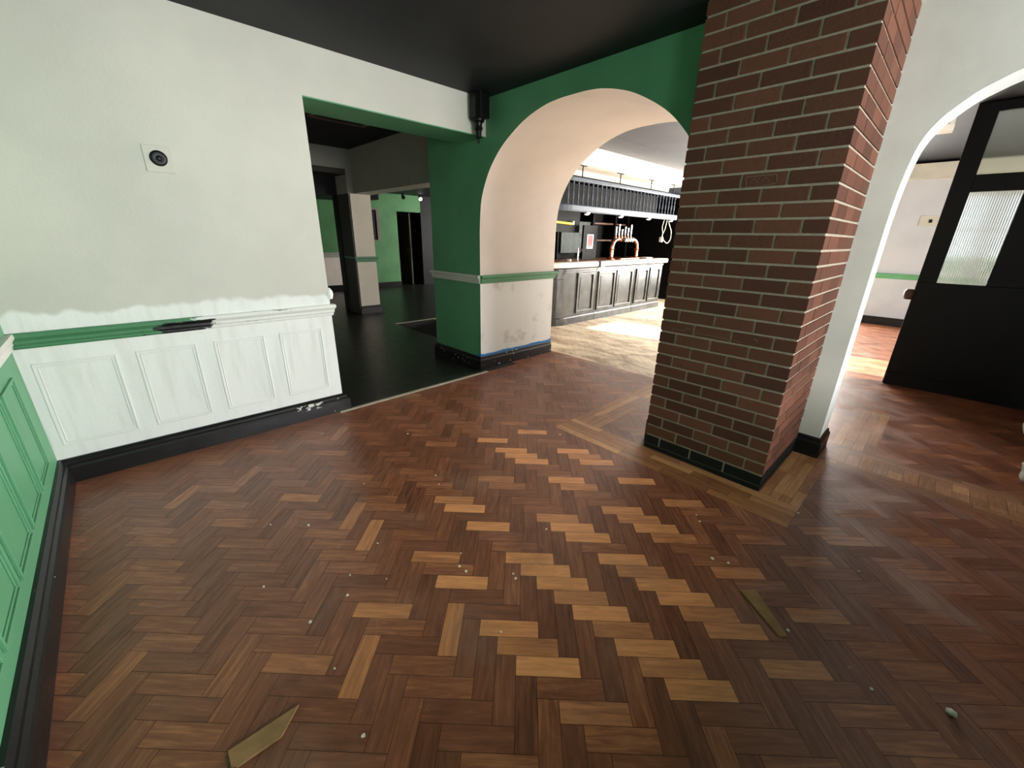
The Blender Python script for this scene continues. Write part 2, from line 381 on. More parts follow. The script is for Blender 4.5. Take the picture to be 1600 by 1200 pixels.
def herring(mb, rect, mat, holes=(), lights=True, tone0=0.33, spread=0.10, sheen_bias=0.05):
    x0, x1, y0, y1 = rect
    rnd = random.Random(11)
    us = [(x+y)*q2 for x in (x0, x1) for y in (y0, y1)]; vs = [(y-x)*q2 for x in (x0, x1) for y in (y0, y1)]
    um, uM, vm, vM = min(us)-.5, max(us)+.5, min(vs)-.5, max(vs)+.5
    bmin = int(((um-U0)+(vm-V0))/(2*BL))-2; bmax = int(((uM-U0)+(vM-V0))/(2*BL))+2
    g = 0.0007
    for b in range(bmin, bmax+1):
        amin = int(min((um-U0-b*BL), -(vM-V0-b*BL))/BW)-2; amax = int(max((uM-U0-b*BL), -(vm-V0-b*BL))/BW)+2
        for a in range(amin, amax+1):
            u, v = U0+a*BW+b*BL, V0-a*BW+b*BL
            for kind in 'HV':
                rr, r2, r3 = rnd.random(), rnd.random(), rnd.random()
                if kind == 'H': ru0, ru1, rv0, rv1 = u+g, u+BL-g, v+g, v+BW-g
                else: ru0, ru1, rv0, rv1 = u-BW+g, u-g, v+BW-BL+g, v+BW-g
                cs = [(ru0, rv0), (ru1, rv0), (ru1, rv1), (ru0, rv1)]
                poly = [((p-q)*q2, (p+q)*q2) for p, q in cs]
                cx = sum(p[0] for p in poly)/4; cy = sum(p[1] for p in poly)/4
                if cx < x0-.2 or cx > x1+.2 or cy < y0-.2 or cy > y1+.2: continue
                t = tone0+(rr-0.5)*2*spread+(sheen_bias if kind == 'H' else -sheen_bias*0.5)  # one block direction lighter: grain sheen painted into the tone
                if r3 > 0.95: t += 0.10
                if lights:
                    for lst, val in ((SHEEN1, 0.88), (SHEEN2, 0.68), (SHEEN3, 0.54)):
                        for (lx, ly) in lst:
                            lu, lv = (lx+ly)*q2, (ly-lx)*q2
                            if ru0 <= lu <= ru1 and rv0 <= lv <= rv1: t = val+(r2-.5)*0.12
                pc = clip(poly, rect)
                pieces = [pc]
                for h in holes:
                    nxt = []
                    for pp in pieces:
                        if not pp: continue
                        hx0, hx1, hy0, hy1 = h
                        big = 99
                        nxt += [clip(pp, (-big, hx0, -big, big)), clip(pp, (hx1, big, -big, big)),
                                clip(pp, (hx0, hx1, -big, hy0)), clip(pp, (hx0, hx1, hy1, big))]
                    pieces = [q for q in nxt if q]
                for pp in pieces:
                    if len(pp) < 3: continue
                    uvs = []
                    for (px_, py_) in pp:
                        uu, vv = (px_+py_)*q2, (py_-px_)*q2
                        uvs.append((uu+r3*9, vv+r2*5) if kind == 'H' else (vv+r3*9, uu+r2*5))
                    mb.face([(p[0], p[1], 0.0) for p in pp], mat, (t, r2, r3), uvs)
def strips(mb, x0, x1, y0, y1, along, mat, w=0.055, ln=0.30, seed=3, tone0=0.42):
    rnd = random.Random(seed); g = 0.0008
    a0, a1, b0, b1 = (x0, x1, y0, y1) if along == 'x' else (y0, y1, x0, x1)
    n = max(1, round((b1-b0)/w)); w = (b1-b0)/n
    for i in range(n):
        p = a0-rnd.random()*ln
        while p < a1:
            q = p+ln*(0.8+0.5*rnd.random()); s0, s1 = max(p, a0), min(q, a1)
            if s1-s0 > 0.004:
                t = tone0+(rnd.random()-.5)*0.42
                c = [(s0+g, b0+i*w+g), (s1-g, b0+i*w+g), (s1-g, b0+(i+1)*w-g), (s0+g, b0+(i+1)*w-g)]
                uv = [(k[0]+rnd.random()*0+i*3.1, k[1]) for k in c]
                pts = [(k[0], k[1], 0.0) if along == 'x' else (k[1], k[0], 0.0) for k in c]
                mb.face(pts, mat, (t, rnd.random(), rnd.random()), uv)
            p = q
fl = MB()
P, OAK, BAR = M['parquet'], M['parquet_oak'], M['parquet_bar']
# joint bed under the blocks
for (a, b, c, d) in ((-3.25, 3.4, -0.5, 3.22), (-6.2, 1.6, 3.22, 10.1), (-4.2, -3.25, 2.74, 3.22)):
    fl.face([(a, c, -0.0012), (b, c, -0.0012), (b, d, -0.0012), (a, d, -0.0012)], M['grout'])
bands = [(-1.845, -0.25, 2.245, 2.49), (-0.455, -0.25, 2.49, 3.25), (-1.845, -1.60, 2.49, 3.95), (-0.25, 1.15, 3.19, 3.60), (-0.30, -0.05, 3.60, 4.6)]
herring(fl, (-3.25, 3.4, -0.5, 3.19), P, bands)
herring(fl, (-3.40, 1.6, 3.19, 3.95), P, bands, lights=False, tone0=0.36)
herring(fl, (-1.10, 1.6, 3.95, 10.05), P, bands, lights=False, tone0=0.36)
herring(fl, (-6.2, -1.10, 3.95, 10.05), BAR, [(-0.30, -0.05, 3.60, 4.6)], lights=False, tone0=0.46, spread=0.12)
strips(fl, -1.845, -0.25, 2.245, 2.49, 'x', OAK, 0.061, 0.34, 5)
strips(fl, -0.455, -0.25, 2.49, 3.25, 'y', OAK, 0.05, 0.24, 6, 0.50)
strips(fl, -1.845, -1.60, 2.49, 3.95, 'y', OAK, 0.061, 0.34, 8)
strips(fl, -0.25, 1.15, 3.19, 3.29, 'x', OAK, 0.05, 0.5, 9, 0.36)
strips(fl, -0.25, 1.15, 3.29, 3.50, 'y', OAK, 0.075, 0.21, 10, 0.42)
strips(fl, -0.25, 1.15, 3.50, 3.60, 'x', OAK, 0.05, 0.5, 12, 0.30)
strips(fl, -0.30, -0.05, 3.60, 4.6, 'y', OAK, 0.06, 0.3, 13, 0.40)
fl.flat_keep = True
floor = struct(fl.build('floor'))
# vinyl floor of the side room, laid round the parquet
vf = MB()
for (a, b, c, d) in ((-12.6, -3.25, -0.6, 2.74), (-12.6, -4.24, 2.74, 3.20), (-12.6, -6.2, 3.20, 10.1)):
    vf.box((a, c, -0.03), (b, d, 0.001), M['vinyl'])
struct(vf.build('floor'))
sb = MB(); sb.box((-14.8, -1.2, -0.20), (5.2, 16, -0.04), M['grout']); struct(sb.build('floor'))

# ------------------------------------------------------------------ ARCH walls
A1 = [(0, 1.45), (0.012, 1.62), (0.035, 1.75), (0.078, 1.859), (0.135, 1.96), (0.20, 2.045), (0.31, 2.15), (0.45, 2.242), (0.62, 2.325), (0.81, 2.379), (0.96, 2.397), (1.10, 2.400)]
def arch_curve(pts, x0, flip_w):
    L = [(x0+a, z_) for a, z_ in pts]; Rr = [(x0+flip_w-a, z_) for a, z_ in reversed(pts)]
    if abs(L[-1][0]-Rr[0][0]) < 1e-4: Rr = Rr[1:]
    return L+Rr
def smooth_pts(pts, n=4):
    out = []
    for i in range(len(pts)-1):
        p0, p1, p2, p3 = pts[max(i-1, 0)], pts[i], pts[i+1], pts[min(i+2, len(pts)-1)]
        for j in range(n):
            t = j/n
            out.append(tuple(0.5*((2*p1[k])+(-p0[k]+p2[k])*t+(2*p0[k]-5*p1[k]+4*p2[k]-p3[k])*t*t+(-p0[k]+3*p1[k]-3*p2[k]+p3[k])*t**3) for k in (0, 1)))
    out.append(pts[-1]); return out
def arch_wall(name, xl, xr, y0, y1, curve, top, front, back, inner_hi, inner_lo, zsplit, left_end=None):
    mb = MB(); ax0, ax1 = curve[0][0], curve[-1][0]
    for yy, mt in ((y0, front), (y1, back)):
        mb.face([(xl, yy, 0), (ax0, yy, 0), (ax0, yy, top), (xl, yy, top)], mt)
        mb.face([(ax1, yy, 0), (xr, yy, 0), (xr, yy, top), (ax1, yy, top)], mt)
        for i in range(len(curve)-1):
            a, b = curve[i], curve[i+1]
            mb.face([(a[0], yy, a[1]), (b[0], yy, b[1]), (b[0], yy, top), (a[0], yy, top)], mt)
    for xx in (ax0, ax1):
        zc = curve[0][1] if xx == ax0 else curve[-1][1]
        mb.face([(xx, y0, 0), (xx, y1, 0), (xx, y1, zsplit), (xx, y0, zsplit)], inner_lo)
        mb.face([(xx, y0, zsplit), (xx, y1, zsplit), (xx, y1, zc), (xx, y0, zc)], inner_hi, smooth=True)
    i0 = len(mb.v); n = len(curve)
    mb.mesh([(p[0], y0, p[1]) for p in curve]+[(p[0], y1, p[1]) for p in curve], [(i, i+1, n+i+1, n+i) for i in range(n-1)], inner_hi, smooth=True)
    mb.face([(xl, y0, 0), (xl, y1, 0), (xl, y1, top), (xl, y0, top)], left_end or front)
    mb.face([(xr, y0, 0), (xr, y1, 0), (xr, y1, top), (xr, y0, top)], back)
    mb.face([(xl, y0, top), (xr, y0, top), (xr, y1, top), (xl, y1, top)], back)
    mb.face([(xl, y0, 0), (ax0, y0, 0), (ax0, y1, 0), (xl, y1, 0)], back); mb.face([(ax1, y0, 0), (xr, y0, 0), (xr, y1, 0), (ax1, y1, 0)], back)
    mb.flat_keep = False
    return struct(mb.build(name, merge=True))
c1 = arch_curve(smooth_pts(A1), -3.37, 2.20)
arch_wall('wall_arch', -4.24, -0.90, 2.74, 3.90, c1, 2.56, M['green'], M['cream'], M['cream'], M['jamb_white'], 0.97)
A2 = [(0, 1.50), (0.006, 1.68), (0.022, 1.84), (0.045, 1.935), (0.085, 2.008), (0.13, 2.056), (0.19, 2.109), (0.26, 2.148), (0.33, 2.180), (0.5, 2.235), (0.7, 2.275), (0.9, 2.295), (1.10, 2.30)]
c2 = arch_curve(smooth_pts(A2), -0.335, 2.20)
arch_wall('wall_right_arch', -0.90, 3.6, 3.25, 3.50, c2, 2.56, M['pilaster'], M['cream'], M['white'], M['white'], 0.97)

# main room shell
wl = MB()
wl.box((-3.66, -0.49, 0), (-3.27, 1.155, CEIL), M['wall_white'])
wl.box((-3.66, 1.155, 2.262), (-3.27, 2.74, CEIL), M['wall_white'])
wall_left = struct(wl.build('wall_left'))
sf = MB(); sf.box((-3.66, 1.155, 2.254), (-3.272, 2.739, 2.262), M['green']); struct(sf.build('trim_1'))
wr = MB(); wr.box((-3.9, -0.69, 0), (1.6, -0.49, CEIL), M['green']); wr.box((2.5, -0.69, 0), (3.6, -0.49, CEIL), M['green']); wr.box((1.6, -0.69, 2.05), (2.5, -0.49, CEIL), M['green'])
dr = MB()  # unseen glazed door, added to carry the rear fill lamp
for a, c in (((1.6, -0.62, 0), (1.68, -0.56, 2.05)), ((2.42, -0.62, 0), (2.5, -0.56, 2.05)), ((1.68, -0.62, 0), (2.42, -0.56, 0.28)), ((1.68, -0.62, 1.97), (2.42, -0.56, 2.05)), ((1.68, -0.62, 0.98), (2.42, -0.56, 1.06))): dr.box(a, c, M['near_black_wood'])
struct(dr.build('door_1'))
wall_rear = struct(wr.build('wall_rear'))
wt = MB()
for a, b in (((3.4, -0.49, 0), (3.6, 1.45, CEIL)), ((3.4, 3.0, 0), (3.6, 3.25, CEIL)), ((3.4, 1.45, 0), (3.6, 3.0, 1.12)), ((3.4, 1.45, 2.28), (3.6, 3.0, CEIL))):
    wt.box(a, b, M['cream'])
struct(wt.build('wall_right'))
# unseen low divider, added to shade the right floor from the main window
hw = MB(); hw.box((1.15, -0.49, 0), (1.23, 3.50, 0.76), M['black_matt']); hw.box((1.13, -0.49, 0.76), (1.25, 3.50, 0.80), M['near_black_wood']); struct(hw.build('wall_shade_divider'))
def window_x(n, x, y0, y1, z0, z1, bars=2, hbars=1):
    w = MB()
    for a, b in (((x-.04, y0, z0), (x+.04, y0+.06, z1)), ((x-.04, y1-.06, z0), (x+.04, y1, z1)), ((x-.04, y0, z0), (x+.04, y1, z0+.06)), ((x-.04, y0, z1-.06), (x+.04, y1, z1))): w.box(a, b, M['white'])
    for i in range(1, bars+1):
        yy = y0+(y1-y0)*i/(bars+1); w.box((x-.02, yy-.02, z0), (x+.02, yy+.02, z1), M['white'])
    for i in range(1, hbars+1):
        zz = z0+(z1-z0)*i/(hbars+1); w.box((x-.02, y0, zz-.02), (x+.02, y1, zz+.02), M['white'])
    return struct(w.build('window_%d' % n))
window_x(1, 3.52, 1.45, 3.0, 1.12, 2.28)
b = MB(); b.box((5.0, -1.5, -0.2), (5.2, 5.0, 4.2), M['sun_block']); struct(b.build('wall_sun_block'))  # unseen wall, added to keep the sun out of the main window
cl = MB(); cl.box((-3.66, -0.69, CEIL), (3.6, 3.5, CEIL+0.14), M['navy']); struct(cl.build('ceiling'))
# brushed paint line spilling on to the ceiling edge
# skirtings
b = MB(); b.sweep([(-3.27, -0.49), (-3.27, 1.155), (-3.66, 1.155)], SKB, M['skirt_splash'], side=1); struct(b.build('baseboard_left'))
b = MB(); b.sweep([(1.15, -0.49), (-3.27, -0.49)], SKB, M['skirt'], side=1); struct(b.build('baseboard_rear'))
b = MB(); b.sweep([(-4.24, 3.90), (-4.24, 2.74), (-3.37, 2.74), (-3.37, 3.90), (-4.24, 3.90)][0:4], SK, M['skirt_pier'], side=1); struct(b.build('baseboard_arch_pier'))
b = MB(); b.sweep([(-0.455, 3.25), (-0.335, 3.25), (-0.335, 3.50), (-0.9, 3.50)], SK, M['black'], side=1); struct(b.build('baseboard_right_arch'))
# dado rails
b = MB(); b.sweep([(-3.27, -0.49), (-3.27, 1.155), (-3.30, 1.155)], rail_prof(0.80, 0.885, 0.032), M['rail_peel'], side=1); struct(b.build('trim_2'))
b = MB(); b.sweep([(1.15, -0.49), (-3.24, -0.49)], rail_prof(0.80, 0.885, 0.032), M['rail_grey'], side=1); struct(b.build('trim_3'))
b = MB(); b.sweep([(-4.24, 2.95), (-4.24, 2.74), (-3.37, 2.74)], rail_prof(0.935, 1.02, 0.034), M['rail_grey'], side=1); struct(b.build('trim_4'))
b = MB(); b.sweep([(-3.37, 2.74), (-3.37, 3.90), (-3.5, 3.90)], rail_prof(0.935, 1.02, 0.036), M['rail_green'], side=1); struct(b.build('trim_5'))
# little broken end of moulding at the corner of the white wall
b = MB(); b.lathe([(0.0, 0.918), (0.022, 0.925), (0.03, 0.96), (0.026, 0.985), (0.012, 1.005), (0, 1.01)], (-3.285, 1.162, 0), M['white'], 12); struct(b.build('trim_6'))

# wainscot mouldings
def panel_x(x, y0, y1, z0, z1, m, sgn=1):
    mb = MB()
    for k_, (o_, w, d) in enumerate(((0.0, 0.011, 0.0065), (0.017, 0.007, 0.004))):
        a0, a1, c0, c1_ = y0+o_, y1-o_, z0+o_, z1-o_
        for a, b_ in (((a0, c0), (a1, c0+w)), ((a0, c1_-w), (a1, c1_)), ((a0, c0+w), (a0+w, c1_-w)), ((a1-w, c0+w), (a1, c1_-w))):
            mb.box((x, a[0], a[1]), (x+d*sgn, b_[0], b_[1]), m)
    return mb
for i, (y0, y1) in enumerate(((-0.445, -0.11), (-0.025, 0.272), (0.365, 0.665), (0.762, 1.062))):
    panel_x(-3.27, y0, y1, 0.222, 0.714, M['white']).build('panel_moulding', wall_left, bevel=0.002)
for i in range(6):
    x0 = -3.02+i*0.36
    mb = MB()
    for (o_, w, d) in ((0.0, 0.014, 0.010), (0.018, 0.010, 0.005)):
        a0, a1, c0, c1_ = x0+o_, x0+0.315-o_, 0.225+o_, 0.714-o_
        for a, b_ in (((a0, c0), (a1, c0+w)), ((a0, c1_-w), (a1, c1_)), ((a0, c0+w), (a0+w, c1_-w)), ((a1-w, c0+w), (a1, c1_-w))):
            mb.box((a[0], -0.49, a[1]), (b_[0], -0.49+d, b_[1]), M['green'])
    mb.build('panel_moulding', wall_rear, bevel=0.002)

# blue tape on the arch jamb
b = MB(); n = 22; v = []
rnd = random.Random(4)
for i in range(n+1):
    yy = 2.735+(3.905-2.735)*i/n; w = 0.022+0.010*rnd.random()+(0.012 if i in (0, n) else 0)
    v.append(((-3.366, yy, 0.142), (-3.3655, yy, 0.142+w)))
for i in range(n): b.face([v[i][0], v[i+1][0], v[i+1][1], v[i][1]], M['blue'])
b.face([(-3.366, 2.737, 0.128), (-3.366, 2.737, 0.18), (-3.43, 2.737, 0.17), (-3.42, 2.737, 0.135)], M['blue'])
o = b.build('masking_tape'); md = o.modifiers.new('t', 'SOLIDIFY'); md.thickness = 0.001
tag(o, 'torn blue masking tape stuck along the foot of the white arch jamb', 'tape')

# threshold strip
b = MB(); b.sweep([(-3.20, 1.10), (-3.235, 2.735)], [(0, 0.0), (0, 0.004), (0.006, 0.007), (0.034, 0.007), (0.040, 0.004), (0.040, 0.0)], M['aluminium'], side=-1)
tag(b.build('threshold_strip'), 'long pale threshold strip between black vinyl and brown parquet', 'floor strip')
b = MB(); b.box((-6.22, 3.2, 0.001), (-6.17, 4.1, 0.008), M['aluminium'])
tag(b.build('threshold_strip'), 'short pale threshold strip on the dark floor behind the green pier', 'floor strip')

# ------------------------------------------------------------------ BRICK COLUMN
CX0, CX1, CY0, CY1 = -1.212, -0.460, 2.490, 3.249
col = thing('brick_column', (-0.835, 2.87, 0), 'square red brick column with grey mortar and a black painted foot', 'column')
mc = MB(); g = 0.006
mc.box((CX0+g, CY0+g, 0), (CX1-g, CY1, CEIL), M['mortar']); mc.build('mortar_core', col)
br = MB(); rnd = random.Random(21); CH = 0.0741; Z0 = 0.030; J = 0.012
def brick(x0, x1, y0, y1, z0, z1):
    t = rnd.random(); br.box((x0, y0, z0), (x1, y1, z1), M['brick'], (t, rnd.random(), rnd.random()))
row = 0; zz = Z0-CH
PX = (CX1-CX0)/3.5
while zz < CEIL:
    z0, z1 = max(zz+J*0.5, 0.001), min(zz+CH-J*0.5, CEIL)
    if z1-z0 > 0.01:
        rowA = row % 2 == 1
        # front face (facing -y)
        xs = [0, .5, 1.5, 2.5, 3.5] if rowA else [0, 1, 2, 3, 3.5]
        for a, c in zip(xs, xs[1:]):
            j = 0.001*rnd.random()
            lastb = c == 3.5; firstb = a == 0
            x0 = CX0+a*PX+(0 if firstb else J/2); x1 = CX0+c*PX-(0 if lastb else J/2)
            dep = 0.02 if not lastb else (PX/2 if rowA else PX-0.005)
            brick(x0, x1, CY0-j, CY0+(dep-J/2 if lastb else 0.02), z0, z1)
        # right face (facing +x): continues round the corner
        st = PX/2 if rowA else PX
        p = CY0+st
        while p < CY1-0.01:
            q = min(p+PX, CY1); brick(CX1-0.02, CX1+0.001*rnd.random(), p+0.0015, q-(0.0015 if q < CY1 else 0), z0, z1); p = q
        p = CY0+0.02
        while p < 2.73:
            q = min(p+PX, 2.74); brick(CX0-0.0005, CX0+0.02, p+J/2, q-J/2, z0, z1); p = q
    zz += CH; row += 1
br.build('brick_courses', col, bevel=0.0022)
# chalk outline and scrape marks on the front
ch = MB(); yf = CY0-0.0022
def mark(pts, w):
    for a, c in zip(pts, pts[1:]):
        dx, dz = c[0]-a[0], c[1]-a[1]; L = math.hypot(dx, dz); nx, nz = -dz/L*w/2, dx/L*w/2
        ch.face([(a[0]+nx, yf, a[1]+nz), (a[0]-nx, yf, a[1]-nz), (c[0]-nx, yf, c[1]-nz), (c[0]+nx, yf, c[1]+nz)], M['chalk'])
mark([(-0.859, 1.672), (-0.867, 1.714), (-0.796, 1.717), (-0.727, 1.717), (-0.720, 1.683)], 0.003)
mark([(-0.867, 1.666), (-0.785, 1.667), (-0.724, 1.677)], 0.003)
mark([(-0.844, 1.689), (-0.829, 1.705), (-0.807, 1.683)], 0.002)
mark([(-0.790, 1.688), (-0.777, 1.710), (-0.752, 1.688)], 0.002)
mark([(-1.136, 0.870), (-1.053, 0.872), (-1.040, 0.894), (-1.018, 0.882)], 0.004)
mark([(-1.005, 0.872), (-0.896, 0.868), (-0.794, 0.864), (-0.718, 0.863)], 0.003)
mark([(-0.668, 0.895), (-0.646, 0.884)], 0.005)
mark([(-1.138, 1.283), (-1.125, 1.254)], 0.004)
o = ch.build('chalk_mark', col); md = o.modifiers.new('t', 'SOLIDIFY'); md.thickness = 0.0008; o['label'] = 'pale chalk outline and scratch marks'
# black skirting block at the hidden side of the column
b = MB(); b.prism([(-1.213, 2.55), (-1.213, 2.735), (-1.25, 2.735), (-1.272, 2.70), (-1.272, 2.62), (-1.262, 2.58), (-1.24, 2.55)], 0, 0.17, M['black'])
tag(b.build('skirting_block', bevel=0.01), 'low rounded black block against the left foot of the brick column', 'skirting')

# ------------------------------------------------------------------ fittings in the main room
# round black fitting on a square plate
t = thing('wall_socket', (-3.27, 0.318, 1.785), 'round black socket on a painted-over square plate on the white wall', 'socket')
b = MB(); b.box((-3.27, 0.253, 1.712), (-3.264, 0.385, 1.850), M['plate']); b.build('wall_plate', t, bevel=0.002)
b = MB(); b.lathe([(0.0, 0.0), (0.040, 0.0), (0.040, 0.006), (0.037, 0.010), (0.030, 0.012), (0.014, 0.010), (0.010, 0.013), (0.0, 0.013)], (-3.264, 0.318, 1.785), M['plastic_black'], 32, 'X'); b.build('socket_face', t)
# small wall specks (screw holes)
# corner fitting
t = thing('corner_speaker', (-3.20, 2.655, 2.56), 'black fitting hung in the ceiling corner above the side doorway', 'speaker')
b = MB()
b.prism([(-3.268, 2.655), (-3.268, 2.56), (-3.235, 2.53), (-3.155, 2.53), (-3.115, 2.56), (-3.115, 2.655)], 2.362, CEIL, M['plastic_black']); b.build('housing', t, bevel=0.006)
b = MB(); b.lathe([(0.055, 2.364), (0.050, 2.345), (0.034, 2.335), (0.030, 2.31), (0.036, 2.30), (0.036, 2.285), (0.026, 2.275), (0.024, 2.225), (0.012, 2.215), (0.006, 2.175), (0, 2.17)], (-3.195, 2.595, 0), M['plastic_black'], 16); b.build('swivel_bracket', t)
for (x_, z_) in ((-3.235, 2.385), (-3.172, 2.352)):
    b = MB(); b.lathe([(0, 0), (0.004, -0.001), (0.003, -0.004), (0, -0.005)], (x_, 2.530 if z_ > 2.37 else 2.556, z_), M['chrome'], 8, 'Y'); b.build('screw', t)

# ------------------------------------------------------------------ SIDE ROOM behind the left opening
sr = MB()
XW = -7.40
# beam along x, pillar, header wall and reveal
sr.box((-7.40, 3.25, 2.055), (-4.24, 3.56, CEIL_B), M['grey_white']); struct(sr.build('wall_beam'))
b = MB(); b.box((-7.85, 3.18, 0), (-7.40, 3.545, 2.05), M['ivory']); struct(b.build('wall_ivory_pillar'))
b = MB(); b.sweep([(-7.85, 3.18), (-7.40, 3.18), (-7.40, 3.545), (-7.85, 3.545)], rail_prof(0.93, 1.02, 0.04), M['rail_green'], side=1); struct(b.build('trim_7'))
b = MB(); b.sweep([(-7.85, 3.18), (-7.40, 3.18), (-7.40, 3.545), (-7.85, 3.545)], SK, M['black'], side=1); struct(b.build('baseboard_ivory_pillar'))
b = MB()
b.box((-7.85, -0.6, 2.42), (-7.40, 3.56, CEIL_B), M['grey_white']); b.box((-7.85, 3.145, 2.05), (-7.40, 3.56, 2.42), M['grey_white'])
b.box((-7.85, -0.6, 0), (-7.40, 1.2, 2.42), M['grey_white']); struct(b.build('wall_side_room_header'))
b = MB(); b.box((-7.86, 3.148, 0), (-7.402, 3.17, 2.42), M['reveal_shade']); b.box((-7.86, 1.2, 2.36), (-7.85, 3.56, 2.62), M['reveal_shade']); b.box((-7.85, 1.2, 2.34), (-7.402, 3.15, 2.42), M['reveal_shade']); struct(b.build('wall_reveal'))
b = MB(); b.box((-8.05, 3.13, 0), (-7.86, 3.56, 2.42), M['black_matt']); b.box((-8.05, 1.2, 2.05), (-7.86, 3.13, 2.42), M['black_matt']); struct(b.build('trim_8'))
# side room ceiling and outer walls
b = MB(); b.box((-12.7, -0.6, CEIL_B), (-3.66, 10.1, CEIL_B+0.14), M['black_matt']); b.box((-3.66, 3.5, CEIL_B), (1.7, 10.2, CEIL_B+0.14), M['ceil_lit']); b.box((-4.6, 3.9, CEIL_B-0.004), (-3.66, 10.04, CEIL_B), M['ceil_lit']); struct(b.build('ceiling'))
b = MB(); b.box((-12.7, -0.8, 0), (-3.66, -0.6, CEIL_B+0.1), M['grey_white']); struct(b.build('wall_side_room'))
b = MB(); b.box((-3.9, -0.6, 2.56), (-3.66, 3.5, CEIL_B+.14), M['green']); b.box((-3.66, 3.40, 2.56), (1.8, 3.5, CEIL_B+.14), M['navy']); struct(b.build('wall_upstand'))
# hatch frame on the ceiling
b = MB(); z_ = CEIL_B
for a, c in (((-5.75, 2.05), (-5.70, 2.75)), ((-5.10, 2.05), (-5.05, 2.75)), ((-5.75, 2.05), (-5.05, 2.10)), ((-5.75, 2.70), (-5.05, 2.75))): b.box((a[0], a[1], z_-0.02), (c[0], c[1], z_), M['near_black_wood'] if False else M['pink_frame'])
tag(b.build('ceiling_hatch_frame', bevel=0.004), 'square moulded hatch frame on the black side room ceiling', 'hatch')
# far green wall at x = -11
XG = -11.0
b = MB()
b.box((XG-.2, -0.6, 0), (XG, 5.99, CEIL_B), M['green_dark']); b.box((XG-.2, 5.99, 2.02), (XG, 6.75, CEIL_B), M['green_dark']); b.box((XG-.2, 6.75, 0), (XG, 10.1, CEIL_B), M['black_matt'])
struct(b.build('wall_far_green'))
b = MB(); b.box((XG, -0.6, 0.14), (XG+0.012, 5.0, 0.84), M['cream']); struct(b.build('trim_9'))
b = MB(); b.sweep([(XG, 5.0), (XG, -0.6)], rail_prof(0.83, 0.955, 0.05), M['grey_white'], side=-1); struct(b.build('trim_10'))
b = MB(); b.box((XG, -0.6, 0), (XG+0.03, 5.99, 0.14), M['black']); struct(b.build('baseboard_far_green'))
b = MB(); b.box((XG, -0.6, 2.18), (XG+1.2, 4.9, CEIL_B), M['black_matt']); struct(b.build('wall_dark_bulkhead'))
# dark framed panel on the green wall
t = thing('dark_framed_panel', (XG, 5.16, 1.25), 'tall black panel in a dusty pink frame on the far green wall', 'picture')
b = MB(); b.box((XG, 4.85, 1.27), (XG+0.03, 5.36, 2.02), M['black_matt']); b.build('panel', t)
b = MB(); b.box((XG, 5.36, 1.25), (XG+0.05, 5.45, 2.06), M['pink_frame']); b.box((XG, 4.77, 2.02), (XG+0.05, 5.36, 2.06), M['pink_frame']); b.box((XG, 4.77, 1.25), (XG+0.05, 5.36, 1.27), M['pink_frame']); b.build('frame', t, bevel=0.004)
# ceiling downstand with cream face, seen under the beam
b = MB(); b.box((-8.6, 4.65, 2.30), (-4.9, 4.85, CEIL_B), M['ivory']); struct(b.build('wall_downstand'))
b = MB(); b.box((-12.7, 10.1, 0), (1.7, 10.3, CEIL_B+.14), M['cream'])
# the room beyond the far opening
b2 = MB(); b2.box((-14.5, 5.2, 0), (-14.3, 7.8, CEIL_B), M['green_dark']); b2.box((-14.5, 5.0, 0), (-11.2, 5.2, CEIL_B), M['black_matt']); b2.box((-14.5, 7.6, 0), (-11.2, 7.8, CEIL_B), M['black_matt'])
b2.box((-14.5, 5.0, CEIL_B), (-11.2, 7.8, CEIL_B+.14), M['black_matt']); struct(b2.build('wall_far_room'))
b2 = MB(); b2.box((-14.5, 5.0, -0.04), (-11.2, 7.8, 0.0), M['vinyl']); struct(b2.build('floor'))
t = thing('open_door', (-11.35, 6.6, 0), 'brown wooden door standing ajar in the far dark opening', 'door')
b = MB(); b.box((-12.15, 6.50, 0.01), (-11.25, 6.545, 2.0), M['brown_wood']); b.build('door_leaf', t, bevel=0.003)
b = MB(); b.box((-11.25, 6.50, 0.01), (-11.235, 6.55, 2.0), M['grey_white']); b.build('door_edge', t)
b = MB(); b.lathe([(0.01, 0), (0.01, 0.04), (0.025, 0.05), (0.025, 0.07), (0, 0.08)], (-11.35, 6.43, 1.0), M['chrome'], 10, 'Y'); b.build('door_knob', t)
t = thing('dark_shelf_unit', (-13.9, 6.0, 0), 'dark shelf unit against the green wall of the far room', 'shelf')
for z_ in (0.7, 1.25, 1.95):
    b = MB(); b.box((-14.3, 5.4, z_), (-13.9, 6.9, z_+(0.16 if z_ > 1 else 0.05)), M['near_black_wood']); b.build('shelf', t)
for y_ in (5.4, 6.86):
    b = MB(); b.box((-14.3, y_, 0), (-13.9, y_+.04, 2.1), M['near_black_wood']); b.build('upright', t)
t = thing('bar_stool', (-12.9, 6.1, 0), 'pale topped tall stool in the dark far opening', 'stool')
b = MB(); b.lathe([(0, 0.80), (0.17, 0.80), (0.18, 0.82), (0.17, 0.85), (0, 0.85)], (-12.9, 6.18, 0), M['grey_white'], 20); b.build('seat', t)
b = MB(); b.tube([(-12.9, 6.18, 0.02), (-12.9, 6.18, 0.8)], 0.028, M['grey_white']); b.build('stem', t)
b = MB(); b.lathe([(0.2, 0.0), (0.2, 0.015), (0.03, 0.03), (0, 0.03)], (-12.9, 6.18, 0), M['plastic_black'], 20); b.build('foot', t)
b = MB(); b.lathe([(0.11, 0.30), (0.125, 0.31), (0.11, 0.32), (0.10, 0.31)], (-12.9, 6.18, 0), M['grey_white'], 20); b.build('footrest', t)
